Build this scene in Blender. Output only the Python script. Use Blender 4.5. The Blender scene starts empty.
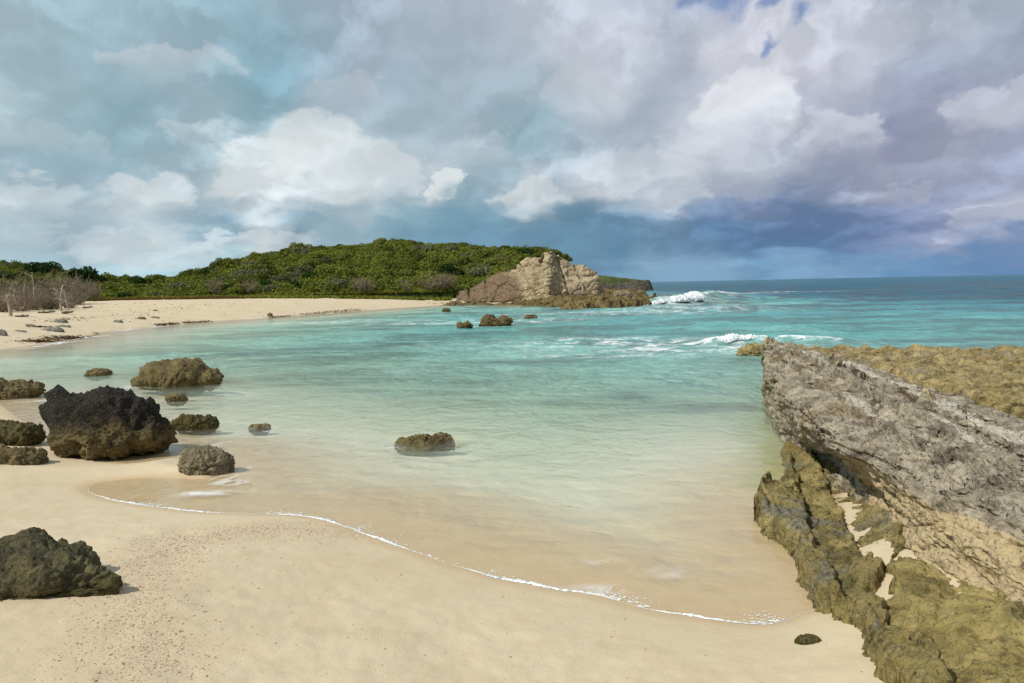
import bpy, math, random
import numpy as np
from mathutils import Matrix, Vector

random.seed(7)
RNG = np.random.default_rng(7)
SC = bpy.context.scene
COL = SC.collection

# ------------------------------------------------------------------ camera
F = 740.0                      # focal length in picture widths of 1024
CAM_H = 2.6
PITCH = math.atan(56.8 / F)
ROLL = math.radians(-1.2)
cam = bpy.data.cameras.new('camera')
cam.sensor_width = 36.0
cam.lens = F / 1024 * 36.0
cam.clip_start = 0.05
cam.clip_end = 20000
co = bpy.data.objects.new('camera', cam)
COL.objects.link(co)
RC = Matrix.Rotation(math.pi / 2 - PITCH, 4, 'X') @ Matrix.Rotation(ROLL, 4, 'Z')
co.matrix_world = Matrix.Translation((0, 0, CAM_H)) @ RC
SC.camera = co
R3 = np.array(RC.to_3x3())


def ray(px, py):
    d = R3 @ np.array([(px - 512) / F, -(py - 341.5) / F, -1.0])
    return d


def at(px, py, z=0.0):
    """point of the plane at height z along a sight line"""
    d = ray(px, py)
    t = (z - CAM_H) / d[2]
    return np.array([d[0] * t, d[1] * t, z])


def at_d(px, py, y):
    """point at depth y along a sight line"""
    d = ray(px, py)
    t = y / d[1]
    return np.array([d[0] * t, y, CAM_H + d[2] * t])


# ------------------------------------------------------------------ light
SUN_EL, SUN_AZ = math.radians(48), math.radians(-122)      # azimuth from +Y, clockwise
sd_ = Vector((math.sin(SUN_AZ) * math.cos(SUN_EL), math.cos(SUN_AZ) * math.cos(SUN_EL), math.sin(SUN_EL)))
sl = bpy.data.lights.new('sun', 'SUN')
sl.energy = 4.0
sl.angle = math.radians(0.9)
sl.color = (1.0, 0.94, 0.84)
so = bpy.data.objects.new('sun', sl)
COL.objects.link(so)
so.rotation_euler = sd_.to_track_quat('Z', 'Y').to_euler()
SC.view_settings.view_transform = 'Standard'
SC.view_settings.look = 'None'
SC.view_settings.gamma = 1
SC.view_settings.use_curve_mapping = False
SC.view_settings.exposure = 0.0
SC.render.engine = 'CYCLES'
SC.cycles.max_bounces = 6
SC.cycles.transparent_max_bounces = 8
SC.cycles.caustics_reflective = False
SC.cycles.caustics_refractive = False
SC.cycles.sample_clamp_indirect = 4.0


def lin(c):
    return tuple(((v / 255) / 12.92 if v / 255 <= 0.04045 else ((v / 255 + 0.055) / 1.055) ** 2.4) for v in c)


# ------------------------------------------------------------------ node helper
class NT:
    def __init__(s, tree):
        s.t = tree
        s.n = tree.nodes
        s.l = tree.links

    def node(s, typ, **kw):
        n = s.n.new(typ)
        for k, v in kw.items():
            setattr(n, k, v)
        return n

    def put(s, sock, v):
        if isinstance(v, bpy.types.NodeSocket):
            s.l.new(v, sock)
        elif v is not None:
            if isinstance(v, (tuple, list)) and len(v) == 3 and sock.type == 'RGBA':
                v = (*v, 1)
            sock.default_value = v

    def math(s, op, a, b=None, c=None, clamp=False):
        n = s.node('ShaderNodeMath', operation=op, use_clamp=clamp)
        s.put(n.inputs[0], a)
        s.put(n.inputs[1], b)
        s.put(n.inputs[2], c)
        return n.outputs[0]

    def vec(s, op, a, b=None, scale=None):
        n = s.node('ShaderNodeVectorMath', operation=op)
        s.put(n.inputs[0], a)
        if b is not None:
            s.put(n.inputs[1], b)
        if scale is not None:
            s.put(n.inputs['Scale'], scale)
        return n.outputs['Value'] if op in ('DOT_PRODUCT', 'LENGTH', 'DISTANCE') else n.outputs[0]

    def noise(s, vec, scale, detail=4, rough=0.55, dist=0.0, color=False, lac=2.0):
        n = s.node('ShaderNodeTexNoise')
        s.put(n.inputs['Vector'], vec)
        n.inputs['Scale'].default_value = scale
        n.inputs['Detail'].default_value = detail
        n.inputs['Roughness'].default_value = rough
        n.inputs['Distortion'].default_value = dist
        n.inputs['Lacunarity'].default_value = lac
        return n.outputs['Color' if color else 'Fac']

    def voro(s, vec, scale, feature='F1', out='Distance', rand=1.0):
        n = s.node('ShaderNodeTexVoronoi', feature=feature)
        s.put(n.inputs['Vector'], vec)
        n.inputs['Scale'].default_value = scale
        n.inputs['Randomness'].default_value = rand
        return n.outputs[out]

    def ss(s, v, a, b, lo=0.0, hi=1.0):
        n = s.node('ShaderNodeMapRange', interpolation_type='SMOOTHSTEP')
        s.put(n.inputs['Value'], v)
        n.inputs['From Min'].default_value = a
        n.inputs['From Max'].default_value = b
        n.inputs['To Min'].default_value = lo
        n.inputs['To Max'].default_value = hi
        return n.outputs[0]

    def mix(s, f, a, b, blend='MIX'):
        n = s.node('ShaderNodeMix', data_type='RGBA', blend_type=blend)
        s.put(n.inputs[0], f)
        s.put(n.inputs[6], a)
        s.put(n.inputs[7], b)
        return n.outputs[2]

    def ramp(s, v, stops):
        n = s.node('ShaderNodeValToRGB')
        s.put(n.inputs[0], v)
        e = n.color_ramp.elements
        while len(e) < len(stops):
            e.new(0.5)
        for k, (p, c) in zip(e, stops):
            k.position = p
            k.color = (*c, 1)
        return n.outputs[0]

    def scalev(s, v, sc):
        return s.vec('MULTIPLY', v, sc)

    def attr(s, name, out='Fac'):
        return s.node('ShaderNodeAttribute', attribute_name=name).outputs[out]

    def bump(s, h, strength, dist=0.1, normal=None):
        n = s.node('ShaderNodeBump')
        n.inputs['Strength'].default_value = strength
        n.inputs['Distance'].default_value = dist
        s.put(n.inputs['Height'], h)
        if normal is not None:
            s.put(n.inputs['Normal'], normal)
        return n.outputs[0]


def material(name):
    m = bpy.data.materials.new(name)
    m.use_nodes = True
    t = NT(m.node_tree)
    t.n.clear()
    out = t.node('ShaderNodeOutputMaterial')
    return m, t, out


def azel(px, py):
    d = ray(px, py)
    d = d / np.linalg.norm(d)
    return math.atan2(d[0], d[1]), math.asin(d[2])


# ------------------------------------------------------------------ sky: Nishita behind broken cloud
world = bpy.data.worlds.new('World')
SC.world = world
world.use_nodes = True
t = NT(world.node_tree)
t.n.clear()
wout = t.node('ShaderNodeOutputWorld')
bg = t.node('ShaderNodeBackground')
t.l.new(bg.outputs[0], wout.inputs[0])
sky = t.node('ShaderNodeTexSky', sky_type='NISHITA')
sky.sun_disc = False
sky.sun_elevation = SUN_EL
sky.sun_rotation = SUN_AZ
sky.altitude = 0
dirv = t.node('ShaderNodeTexCoord').outputs['Generated']
sep = t.node('ShaderNodeSeparateXYZ')
t.l.new(dirv, sep.inputs[0])
u_ = t.math('ARCTAN2', sep.outputs[0], sep.outputs[1])
v_ = t.math('ARCSINE', t.math('MINIMUM', sep.outputs[2], 0.9999))
vst = t.math('LOGARITHM', t.math('ADD', t.math('MAXIMUM', v_, 0.0), 0.15), math.e)
cq = t.node('ShaderNodeCombineXYZ')
t.put(cq.inputs[0], t.math('MULTIPLY', u_, 3.8))
t.put(cq.inputs[1], t.math('MULTIPLY', vst, 1.8))
q = cq.outputs[0]
n_big = t.noise(q, 1.2, 2, 0.5, 0.0, color=True)
n_mid = t.noise(q, 3.4, 5, 0.52, 0.0, color=True)
cw = t.node('ShaderNodeCombineXYZ')
t.put(cw.inputs[0], u_)
t.put(cw.inputs[1], v_)
cen = lambda c: t.vec('SUBTRACT', c, (0.5, 0.5, 0.5))
W = t.vec('ADD', cw.outputs[0], t.vec('MULTIPLY', cen(n_big), (0.05, 0.03, 0)))
W = t.vec('ADD', W, t.vec('MULTIPLY', cen(n_mid), (0.10, 0.07, 0)))

# colour of the cloud deck by direction (bearing / elevation), seen from the beach
SKY = [  # px, py, colour, radius px
    (20, 25, (163, 182, 193), 60), (110, 20, (150, 178, 190), 60), (160, 60, (176, 190, 201), 32), (210, 25, (146, 172, 186), 55),
    (60, 95, (150, 176, 188), 50), (130, 120, (138, 168, 182), 50), (15, 120, (190, 203, 209), 34), (215, 130, (172, 190, 200), 34),
    (230, 85, (134, 167, 182), 44), (300, 70, (126, 164, 180), 48), (265, 108, (130, 161, 178), 34), (350, 40, (158, 174, 190), 55),
    (350, 70, (182, 188, 204), 30), (430, 30, (168, 178, 193), 60), (390, 85, (150, 170, 184), 36), (455, 70, (160, 176, 190), 50),
    (40, 185, (138, 166, 182), 40), (90, 175, (146, 172, 186), 30), (10, 205, (196, 208, 213), 30), (60, 210, (176, 192, 202), 30),
    (140, 200, (196, 208, 213), 26), (180, 165, (158, 180, 192), 36), (245, 190, (212, 218, 222), 28), (315, 160, (216, 220, 223), 30),
    (290, 195, (205, 213, 218), 28), (350, 185, (208, 215, 219), 28), (400, 165, (178, 192, 202), 30), (330, 130, (186, 198, 207), 32),
    (440, 184, (228, 230, 232), 13), (470, 160, (172, 188, 200), 30), (480, 190, (132, 162, 178), 26), (405, 205, (150, 174, 186), 26),
    (80, 232, (136, 162, 178), 24), (220, 226, (130, 157, 174), 28), (320, 224, (124, 152, 170), 26), (405, 228, (116, 152, 172), 26),
    (20, 240, (170, 190, 200), 22), (120, 250, (196, 208, 213), 20), (180, 245, (192, 206, 212), 16), (260, 240, (206, 214, 218), 16),
    (40, 262, (166, 192, 204), 18), (130, 272, (160, 198, 212), 16), (220, 262, (170, 198, 208), 16), (340, 238, (160, 184, 196), 20),
    (470, 225, (112, 148, 170), 30), (540, 130, (140, 166, 180), 34), (530, 85, (158, 176, 190), 34), (560, 40, (188, 193, 206), 55),
    (610, 60, (196, 199, 210), 34), (590, 100, (186, 192, 204), 30), (640, 30, (178, 184, 199), 44), (680, 60, (162, 170, 188), 34),
    (640, 135, (162, 174, 190), 34), (570, 165, (168, 182, 196), 30), (530, 195, (206, 212, 217), 22), (600, 180, (206, 210, 217), 24),
    (650, 190, (184, 192, 204), 30), (690, 150, (196, 200, 210), 30), (705, 110, (186, 190, 204), 26), (750, 95, (216, 217, 226), 26),
    (735, 125, (216, 216, 225), 22), (730, 45, (200, 200, 212), 34), (790, 60, (196, 197, 210), 36), (780, 130, (178, 182, 198), 26),
    (830, 75, (202, 202, 214), 34), (760, 165, (190, 194, 207), 26), (700, 190, (160, 170, 190), 28), (850, 140, (186, 188, 204), 22),
    (820, 110, (150, 156, 180), 24), (880, 20, (172, 177, 193), 55), (960, 20, (162, 172, 187), 55), (1015, 60, (158, 166, 186), 40),
    (900, 75, (150, 156, 180), 36), (900, 115, (136, 140, 165), 34), (955, 85, (146, 151, 174), 30), (1005, 110, (186, 188, 206), 24),
    (970, 130, (154, 158, 180), 28), (890, 165, (148, 151, 175), 28), (960, 165, (154, 160, 182), 30), (840, 180, (142, 150, 174), 26),
    (1015, 165, (160, 166, 192), 26), (920, 195, (138, 146, 174), 22), (880, 190, (166, 172, 194), 18), (785, 200, (112, 130, 164), 30),
    (560, 220, (104, 138, 162), 28), (610, 225, (102, 136, 162), 26), (660, 222, (106, 136, 164), 24), (720, 225, (90, 120, 156), 26),
    (800, 228, (90, 117, 156), 26), (850, 222, (104, 125, 160), 22), (620, 243, (96, 134, 162), 16), (720, 243, (94, 126, 162), 14),
    (820, 240, (92, 121, 161), 14), (905, 228, (118, 134, 172), 18), (995, 215, (178, 183, 200), 18), (960, 230, (146, 156, 182), 18),
    (1015, 240, (118, 140, 180), 18), (910, 240, (150, 158, 190), 10), (700, 262, (130, 162, 190), 16), (650, 260, (140, 170, 194), 14),
    (800, 262, (122, 156, 188), 18), (900, 262, (116, 150, 186), 18), (990, 260, (100, 136, 178), 18), (750, 278, (112, 150, 182), 12),
    (900, 276, (98, 138, 178), 12), (640, 275, (120, 156, 184), 14), (560, 245, (106, 144, 168), 16),
]



# the table above as one colour ramp over the bearing for each of 14 elevations
SA = np.array([azel(p[0], p[1]) for p in SKY])
SR = np.array([0.74 * p[3] / F for p in SKY])
SCOL = np.array([lin(p[2]) for p in SKY])


def deck(a, e):
    w_ = np.exp(-((SA[:, 0] - a) / SR * 0.8) ** 2 - ((SA[:, 1] - e) / SR * 1.1) ** 2)
    return ((w_[:, None] * SCOL).sum(0) + 2e-4 * np.array(lin((158, 172, 190)))) / (w_.sum() + 2e-4)


ELS = [0.0, 0.014, 0.03, 0.045, 0.06, 0.078, 0.098, 0.12, 0.145, 0.175, 0.21, 0.25, 0.30, 0.36]
A0, A1 = -0.66, 0.66
sw = t.node('ShaderNodeSeparateXYZ')
t.l.new(W, sw.inputs[0])
fu = t.math('DIVIDE', t.math('SUBTRACT', sw.outputs[0], A0), A1 - A0)
cloud = None
for ke, e in enumerate(ELS):
    stops = [(k / 31, tuple(deck(A0 + (A1 - A0) * k / 31, e))) for k in range(32)]
    rp = t.ramp(fu, stops)
    cloud = rp if cloud is None else t.mix(t.ss(sw.outputs[1], ELS[ke - 1], e), cloud, rp)


# billows: lit on the side towards the sun, grey below
def puff(v):
    return t.noise(v, 2.1, 5, 0.50, 0.0)


n_fine = t.noise(q, 9.0, 4, 0.55, 0.0, color=True)
qd = t.vec('ADD', q, t.vec('MULTIPLY', cen(n_mid), (0.25, 0.25, 0)))
qd = t.vec('ADD', qd, t.vec('MULTIPLY', cen(n_fine), (0.10, 0.10, 0)))
N0 = puff(qd)
N1 = puff(t.vec('ADD', qd, (0.035, -0.085, 0)))
N2 = t.noise(t.vec('ADD', qd, (5.1, 2.2, 3.0)), 4.2, 5, 0.55, 0.0)
N3 = t.noise(t.vec('ADD', qd, (5.13, 2.13, 3.0)), 4.2, 5, 0.55, 0.0)
where = t.ss(t.noise(q, 0.9, 2, 0.5), 0.40, 0.60, 0.30, 1.0)
edge = t.ss(N0, 0.47, 0.56)                                   # heads of the cumulus
sh = t.math('MULTIPLY', t.math('SUBTRACT', N0, N1), 2.0)
sh = t.math('ADD', sh, t.math('MULTIPLY', edge, 0.16))
sh = t.math('ADD', sh, t.math('MULTIPLY', t.math('SUBTRACT', N2, N3), 0.75))
sh = t.math('ADD', sh, t.math('MULTIPLY', t.math('SUBTRACT', N2, 0.5), 0.25))
sh = t.math('SUBTRACT', sh, 0.075)
sh = t.math('MULTIPLY', sh, where)
sh = t.math('SMOOTH_MIN', sh, 0.30, 0.08)
sh = t.math('SMOOTH_MAX', sh, -0.10, 0.08)
amp = t.ss(v_, 0.0, 0.09, 0.40, 1.0)
sh = t.math('MULTIPLY', sh, amp)
cloud = t.vec('SCALE', cloud, scale=t.math('ADD', 1.05, sh))
# the brightest heads of cumulus: crisp above, melting into the deck below
Wc = t.vec('ADD', cw.outputs[0], t.vec('MULTIPLY', cen(n_mid), (0.085, 0.07, 0)))
Wc = t.vec('ADD', Wc, t.vec('MULTIPLY', cen(n_fine), (0.055, 0.046, 0)))
HEADS = [(60, 148, 40, 14, .35, (190, 203, 210)), (352, 92, 34, 20, .45, (192, 200, 208)), (480, 150, 34, 20, .4, (188, 199, 207)), (585, 98, 44, 30, .45, (200, 204, 212)), (205, 140, 36, 14, .4, (198, 208, 214)), (70, 238, 30, 9, .4, (196, 206, 212)),
         (600, 60, 60, 40, .4, (200, 203, 212)), (930, 170, 46, 16, .35, (172, 178, 198)), (905, 40, 60, 30, .35, (188, 192, 206)), (690, 196, 30, 16, .5, (204, 208, 217)), (165, 62, 60, 20, .45, (205, 210, 217)), (20, 205, 50, 26, .55, (208, 216, 220)), (150, 198, 44, 24, .6, (216, 221, 224)), (262, 180, 46, 34, .6, (226, 230, 232)),
         (325, 152, 52, 40, .6, (228, 231, 233)), (392, 176, 26, 34, .6, (220, 223, 226)), (441, 185, 18, 13, .8, (228, 230, 232)), (530, 198, 36, 20, .6, (214, 218, 222)),
         (640, 182, 62, 34, .45, (205, 209, 217)), (790, 50, 92, 62, .55, (210, 210, 220)), (748, 112, 46, 40, .8, (230, 230, 236)), (700, 160, 44, 36, .5, (208, 211, 220)),
         (838, 135, 38, 26, .6, (212, 212, 223)), (1002, 112, 44, 24, .6, (205, 205, 219)), (995, 222, 44, 16, .7, (190, 193, 212)), (250, 246, 66, 12, .5, (214, 220, 223)), (120, 252, 46, 12, .5, (208, 216, 220)), (890, 192, 34, 12, .5, (182, 186, 206))]
headsh = t.math('ADD', 1.0, t.math('MULTIPLY', sh, 0.75))
for px, py, rx, ry, st, c in HEADS:
    a, e = azel(px, py)
    d = t.vec('MULTIPLY', t.vec('SUBTRACT', Wc, (a, e, 0)), (F / rx, F / ry, 0))
    s3 = t.node('ShaderNodeSeparateXYZ')
    t.l.new(d, s3.inputs[0])
    m = t.math('MULTIPLY', t.ss(t.vec('LENGTH', d), 1.07, 0.80), t.ss(s3.outputs[1], -0.95, 0.35))
    cloud = t.mix(t.math('MULTIPLY', m, st), cloud, t.vec('SCALE', tuple(lin(c)), scale=headsh))
# holes of blue sky
hole = None
for px, py, r in [(716, 0, 17), (800, 15, 9), (760, 8, 8), (772, 46, 5), (690, -8, 14)]:
    a, e = azel(px, py)
    s = 1.0 / (r / F)
    Wh = t.vec('ADD', cw.outputs[0], t.vec('MULTIPLY', cen(n_mid), (0.13, 0.10, 0)))
    d = t.vec('MULTIPLY', t.vec('SUBTRACT', Wh, (a, e, 0)), (s * 0.75, s, 0))
    w = t.math('POWER', 2.718, t.math('MULTIPLY', t.vec('DOT_PRODUCT', d, d), -1.0))
    hole = w if hole is None else t.math('MAXIMUM', hole, w)
hole = t.ss(hole, 0.05, 1.0)
nish = t.vec('MULTIPLY', sky.outputs[0], (0.10, 0.10, 0.115))
cloud = t.vec('MULTIPLY', cloud, (0.985, 1.015, 1.01))
final = t.mix(t.math('MULTIPLY', hole, 0.85), cloud, nish)
t.put(bg.inputs['Color'], final)
bg.inputs['Strength'].default_value = 1.0
world.cycles.sampling_method = 'MANUAL'
world.cycles.sample_map_resolution = 256

# ------------------------------------------------------------------ numpy noise
_p = RNG.permutation(256)
PERM = np.concatenate([_p, _p, _p])
_g = RNG.normal(size=(256, 3))
GRAD = _g / np.linalg.norm(_g, axis=1, keepdims=True)


def pn(P):
    P = np.asarray(P, float)
    i = np.floor(P).astype(np.int64)
    f = P - i
    i &= 255
    w = f * f * f * (f * (f * 6 - 15) + 10)
    r = 0
    for a in (0, 1):
        A = PERM[(i[:, 0] + a) & 255]
        wa = w[:, 0] if a else 1 - w[:, 0]
        for b in (0, 1):
            B = PERM[(A + i[:, 1] + b) & 255]
            wb = wa * (w[:, 1] if b else 1 - w[:, 1])
            for c in (0, 1):
                g = GRAD[PERM[(B + i[:, 2] + c) & 255]]
                wc = wb * (w[:, 2] if c else 1 - w[:, 2])
                r = r + wc * (g[:, 0] * (f[:, 0] - a) + g[:, 1] * (f[:, 1] - b) + g[:, 2] * (f[:, 2] - c))
    return r * 1.5


def fbm(P, o=5, gain=0.5, lac=2.03):
    P = np.asarray(P, float)
    r, a = 0, 1.0
    for k in range(o):
        r = r + a * pn(P + k * 17.3)
        P = P * lac
        a *= gain
    return r


def ridge(P, o=5, gain=0.5, lac=2.1):
    P = np.asarray(P, float)
    r, a, s = 0, 1.0, 0
    for k in range(o):
        r = r + a * (1 - np.abs(pn(P + k * 11.7)) * 2)
        s += a
        P = P * lac
        a *= gain
    return r / s


def worley(P):
    P = np.asarray(P, float)
    i = np.floor(P).astype(np.int64)
    f = P - i
    d1 = np.full(len(P), 9.0)
    for a in (-1, 0, 1):
        for b in (-1, 0, 1):
            for c in (-1, 0, 1):
                h = PERM[(PERM[(PERM[(i[:, 0] + a) & 255] + i[:, 1] + b) & 255] + i[:, 2] + c) & 255]
                o = GRAD[h] * 0.45 + 0.5 + np.array([a, b, c])
                d1 = np.minimum(d1, ((o - f) ** 2).sum(1))
    return np.sqrt(d1)


def cells(P):
    """nearest cell distance, gap to the second cell, one random value per cell: broken blocks"""
    P = np.asarray(P, float)
    i = np.floor(P).astype(np.int64)
    f = P - i
    d1 = np.full(len(P), 9.0)
    d2 = np.full(len(P), 9.0)
    val = np.zeros(len(P))
    for a in (-1, 0, 1):
        for b in (-1, 0, 1):
            for c in (-1, 0, 1):
                h = PERM[(PERM[(PERM[(i[:, 0] + a) & 255] + i[:, 1] + b) & 255] + i[:, 2] + c) & 255]
                d = ((GRAD[h] * 0.45 + 0.5 + np.array([a, b, c]) - f) ** 2).sum(1)
                m = d < d1
                d2 = np.where(m, d1, np.minimum(d2, d))
                val = np.where(m, h / 255.0, val)
                d1 = np.where(m, d, d1)
    d1, d2 = np.sqrt(d1), np.sqrt(d2)
    return d1, d2 - d1, val


def blocks(P, crack=0.08, depth=0.5):
    _, g, v = cells(P + 0.12 * np.stack([pn(P * 2.1), pn(P * 2.1 + 9), pn(P * 2.1 + 17)], 1))
    return (v - 0.5) - depth * np.exp(-(g / crack) ** 2)


def sst(x, a, b):
    k = np.clip((x - a) / (b - a), 0, 1)
    return k * k * (3 - 2 * k)


def xy3(x, y, z=0.0):
    return np.stack([x, y, np.zeros_like(x) + z], 1)


# ------------------------------------------------------------------ object helpers
def mesh_obj(name, V, Fc, mat, parent=None, attrs=None, smooth=True):
    me = bpy.data.meshes.new(name)
    V = np.asarray(V, np.float32)
    Fc = np.asarray(Fc, np.int32)
    k = Fc.shape[1]
    me.vertices.add(len(V))
    me.vertices.foreach_set('co', V.ravel())
    me.loops.add(Fc.size)
    me.loops.foreach_set('vertex_index', Fc.ravel())
    me.polygons.add(len(Fc))
    me.polygons.foreach_set('loop_start', np.arange(len(Fc), dtype=np.int32) * k)
    me.polygons.foreach_set('loop_total', np.full(len(Fc), k, np.int32))
    me.polygons.foreach_set('use_smooth', np.full(len(Fc), smooth, bool))
    me.update(calc_edges=True)
    for an, arr in (attrs or {}).items():
        at_ = me.attributes.new(an, 'FLOAT', 'POINT')
        at_.data.foreach_set('value', np.asarray(arr, np.float32))
    me.materials.append(mat)
    o = bpy.data.objects.new(name, me)
    COL.objects.link(o)
    if parent:
        o.parent = parent
    return o


def tag(o, label=None, cat=None, group=None, kind=None):
    for k, v in (('label', label), ('category', cat), ('group', group), ('kind', kind)):
        if v:
            o[k] = v
    return o


def grid_faces(nr, nc):
    i = np.arange(nr * nc).reshape(nr, nc)
    return np.stack([i[:-1, :-1], i[:-1, 1:], i[1:, 1:], i[1:, :-1]], -1).reshape(-1, 4)


def keep_faces(V, Fc, fm, attrs=None):
    Fc = Fc[fm]
    used = np.unique(Fc)
    mp = np.full(len(V), -1)
    mp[used] = np.arange(len(used))
    return V[used], mp[Fc], {k: a[used] for k, a in (attrs or {}).items()}


def poly_sd(x, y, poly):
    """signed distance, positive inside"""
    p = np.asarray(poly, float)
    d = np.full(len(x), 1e18)
    ins = np.zeros(len(x), bool)
    for k in range(len(p)):
        a, b = p[k - 1], p[k]
        e = b - a
        wx, wy = x - a[0], y - a[1]
        tt = np.clip((wx * e[0] + wy * e[1]) / (e @ e), 0, 1)
        d = np.minimum(d, (wx - e[0] * tt) ** 2 + (wy - e[1] * tt) ** 2)
        if a[1] != b[1]:
            c = ((a[1] > y) != (b[1] > y)) & (x < a[0] + (y - a[1]) / (b[1] - a[1]) * e[0])
            ins ^= c
    return np.where(ins, 1, -1) * np.sqrt(d)


def grid_normals(P, nr, nc):
    G = P.reshape(nr, nc, 3)
    n = np.cross(np.gradient(G, axis=1), np.gradient(G, axis=0))
    n /= np.linalg.norm(n, axis=2, keepdims=True) + 1e-9
    return n.reshape(-1, 3)


def smooth_line(pts, n=6):
    p = np.asarray(pts, float)
    out = []
    for k in range(len(p) - 1):
        p0, p1, p2, p3 = p[max(k - 1, 0)], p[k], p[k + 1], p[min(k + 2, len(p) - 1)]
        for j in range(n):
            s = j / n
            out.append(0.5 * (2 * p1 + (p2 - p0) * s + (2 * p0 - 5 * p1 + 4 * p2 - p3) * s * s + (3 * p1 - p0 - 3 * p2 + p3) * s ** 3))
    out.append(p[-1])
    return np.array(out)


# ------------------------------------------------------------------ land outline (waterline at z = 0)
near_px = [(0, 404), (40, 432), (110, 462), (182, 458), (212, 478), (150, 478), (104, 482), (88, 490), (112, 500), (190, 511), (250, 514),
           (310, 517), (360, 532), (440, 561), (500, 578), (560, 590), (600, 596), (640, 607), (690, 616), (735, 622), (775, 623), (815, 611)]
NEAR = smooth_line([at(*p)[:2] for p in near_px], 5)
far_px = [(640, 304), (560, 305), (500, 304), (460, 304), (430, 306), (380, 309), (330, 313), (270, 317.5), (210, 321.5), (160, 326), (110, 331), (75, 338),
          (30, 346), (0, 350)]
FAR = smooth_line([at(*p)[:2] for p in far_px], 4)
LAND = np.concatenate([
    FAR, [(-27, 29), (-22, 22), (-16, 18.6)], NEAR,
    [(2.75, 6.4), (3.3, 7.3), (3.9, 8.6), (4.6, 9.3), (7, 9.6), (60, 10), (90, -60), (-160, -60), (-260, 80), (-260, 300), (-20, 300), (10, 200), (18, 130), (17, 100)]])
VALLEY = None


def land_sd(x, y):
    return poly_sd(x, y, LAND)


def ground_z(x, y, sd=None):
    sd = land_sd(x, y) if sd is None else sd
    up = 1.9 * (1 - np.exp(-np.maximum(sd, 0) / 11))
    up = up + 0.26 * np.exp(-(((x - 3.3) / 0.9) ** 2 + ((y - 5.2) / 2.6) ** 2)) * sst(sd, -0.1, 0.6)
    up = up + 0.16 * np.exp(-(((x - 3.9) / 0.8) ** 2 + ((y - 9.0) / 1.6) ** 2)) * sst(sd, -0.2, 0.4)
    d = np.maximum(-sd, 0)
    dn = 0.045 * d + 0.0085 * d * d / (1 + d / 14)
    dn = 2.7 * (1 - np.exp(-dn / 2.7))
    sea = sst(y + 0.55 * x, 50, 130)
    dn = dn + 5 * sea * sst(d, 5, 40)
    z = up - dn
    P = xy3(x, y)
    nz = 0.02 * fbm(P * 0.55, 3) + 0.005 * fbm(P * 2.3, 3)
    z = z + nz * sst(np.abs(sd), 0.05, 2.0)
    z = z + (0.014 * fbm(P * 1.5 + 7, 4) + 0.006 * fbm(P * 5, 3)) * sst(sd, 0.25, 1.5) * (np.hypot(x, y) < 40)
    z = z + 0.25 * fbm(P * 0.05, 3) * sst(sd, 8, 40)
    return z


def polar_grid(r0, r1, k, azs):
    r = [r0]
    while r[-1] < r1:
        r.append(r[-1] * (1 + (k if r[-1] < 170 else 0.03)))
    r = np.array(r)
    A, Rr = np.meshgrid(azs, r)
    return (Rr * np.sin(A)).ravel(), (Rr * np.cos(A)).ravel(), len(r), len(azs)


AZ = np.radians(np.concatenate([np.arange(-180, -46, 3.0), np.arange(-45, -38, 0.5), np.arange(-38, 38.01, 0.14), np.arange(38.5, 46, 0.5), np.arange(48, 181, 3.0)]))

# ------------------------------------------------------------------ materials
# sand and sea bed
SAND, t, out = material('sand')
pos = t.node('ShaderNodeNewGeometry').outputs['Position']
b = t.node('ShaderNodeBsdfPrincipled')
t.l.new(b.outputs[0], out.inputs[0])
sz = t.node('ShaderNodeSeparateXYZ')
t.l.new(pos, sz.inputs[0])
n1 = t.noise(pos, 0.35, 4, 0.6)
n2 = t.noise(pos, 3.0, 5, 0.65)
n3 = t.noise(pos, 140, 2, 0.7)
c = t.ramp(n1, [(0.3, (0.555, 0.452, 0.30)), (0.7, (0.62, 0.52, 0.362))])
c = t.mix(t.ss(n2, 0.35, 0.75, 0.0, 0.45), c, (0.49, 0.38, 0.24))
c = t.mix(t.ss(n3, 0.58, 0.75, 0.0, 0.55), c, (0.30, 0.20, 0.12))
c = t.mix(t.ss(n3, 0.42, 0.25, 0.0, 0.45), c, (0.74, 0.64, 0.50))
grit = t.attr('grit')
c = t.mix(t.math('MULTIPLY', grit, t.ss(t.noise(pos, 55, 3, 0.7), 0.47, 0.64, 0.0, 0.6)), c, (0.36, 0.22, 0.135))
zz = t.math('ADD', sz.outputs[2], t.math('MULTIPLY', t.math('SUBTRACT', n2, 0.5), 0.05))
wet = t.ss(zz, 0.045, -0.005)
c = t.mix(wet, c, t.mix(1.0, c, (0.90, 0.80, 0.68), 'MULTIPLY'))
c = t.mix(t.ss(sz.outputs[2], -0.03, -0.22, 0, 0.85), c, (0.68, 0.62, 0.49))
# weed on the bed
weed = t.attr('weed')
wm = t.math('MULTIPLY', weed, t.ss(t.noise(t.scalev(pos, (0.35, 1, 1)), 0.55, 5, 0.65), 0.46, 0.60))
c = t.mix(wm, c, (0.085, 0.085, 0.05))
c = t.mix(t.math('MULTIPLY', t.attr('algae'), t.ss(n2, 0.3, 0.6, 0.25, 0.75)), c, (0.33, 0.35, 0.12))
t.put(b.inputs['Base Color'], c)
t.put(b.inputs['Roughness'], t.ss(wet, 0, 1, 0.9, 0.45))
b.inputs['Specular IOR Level'].default_value = 0.25
h = t.math('ADD', t.math('MULTIPLY', t.noise(pos, 60, 4, 0.7), 0.35), t.noise(pos, 6, 4, 0.6))
rp = t.voro(t.vec('ADD', t.scalev(pos, (0.55, 1.0, 1.0)), t.vec('SCALE', t.noise(pos, 1.6, 3, 0.6, color=True), scale=0.5)), 2.6, 'SMOOTH_F1')
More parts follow.
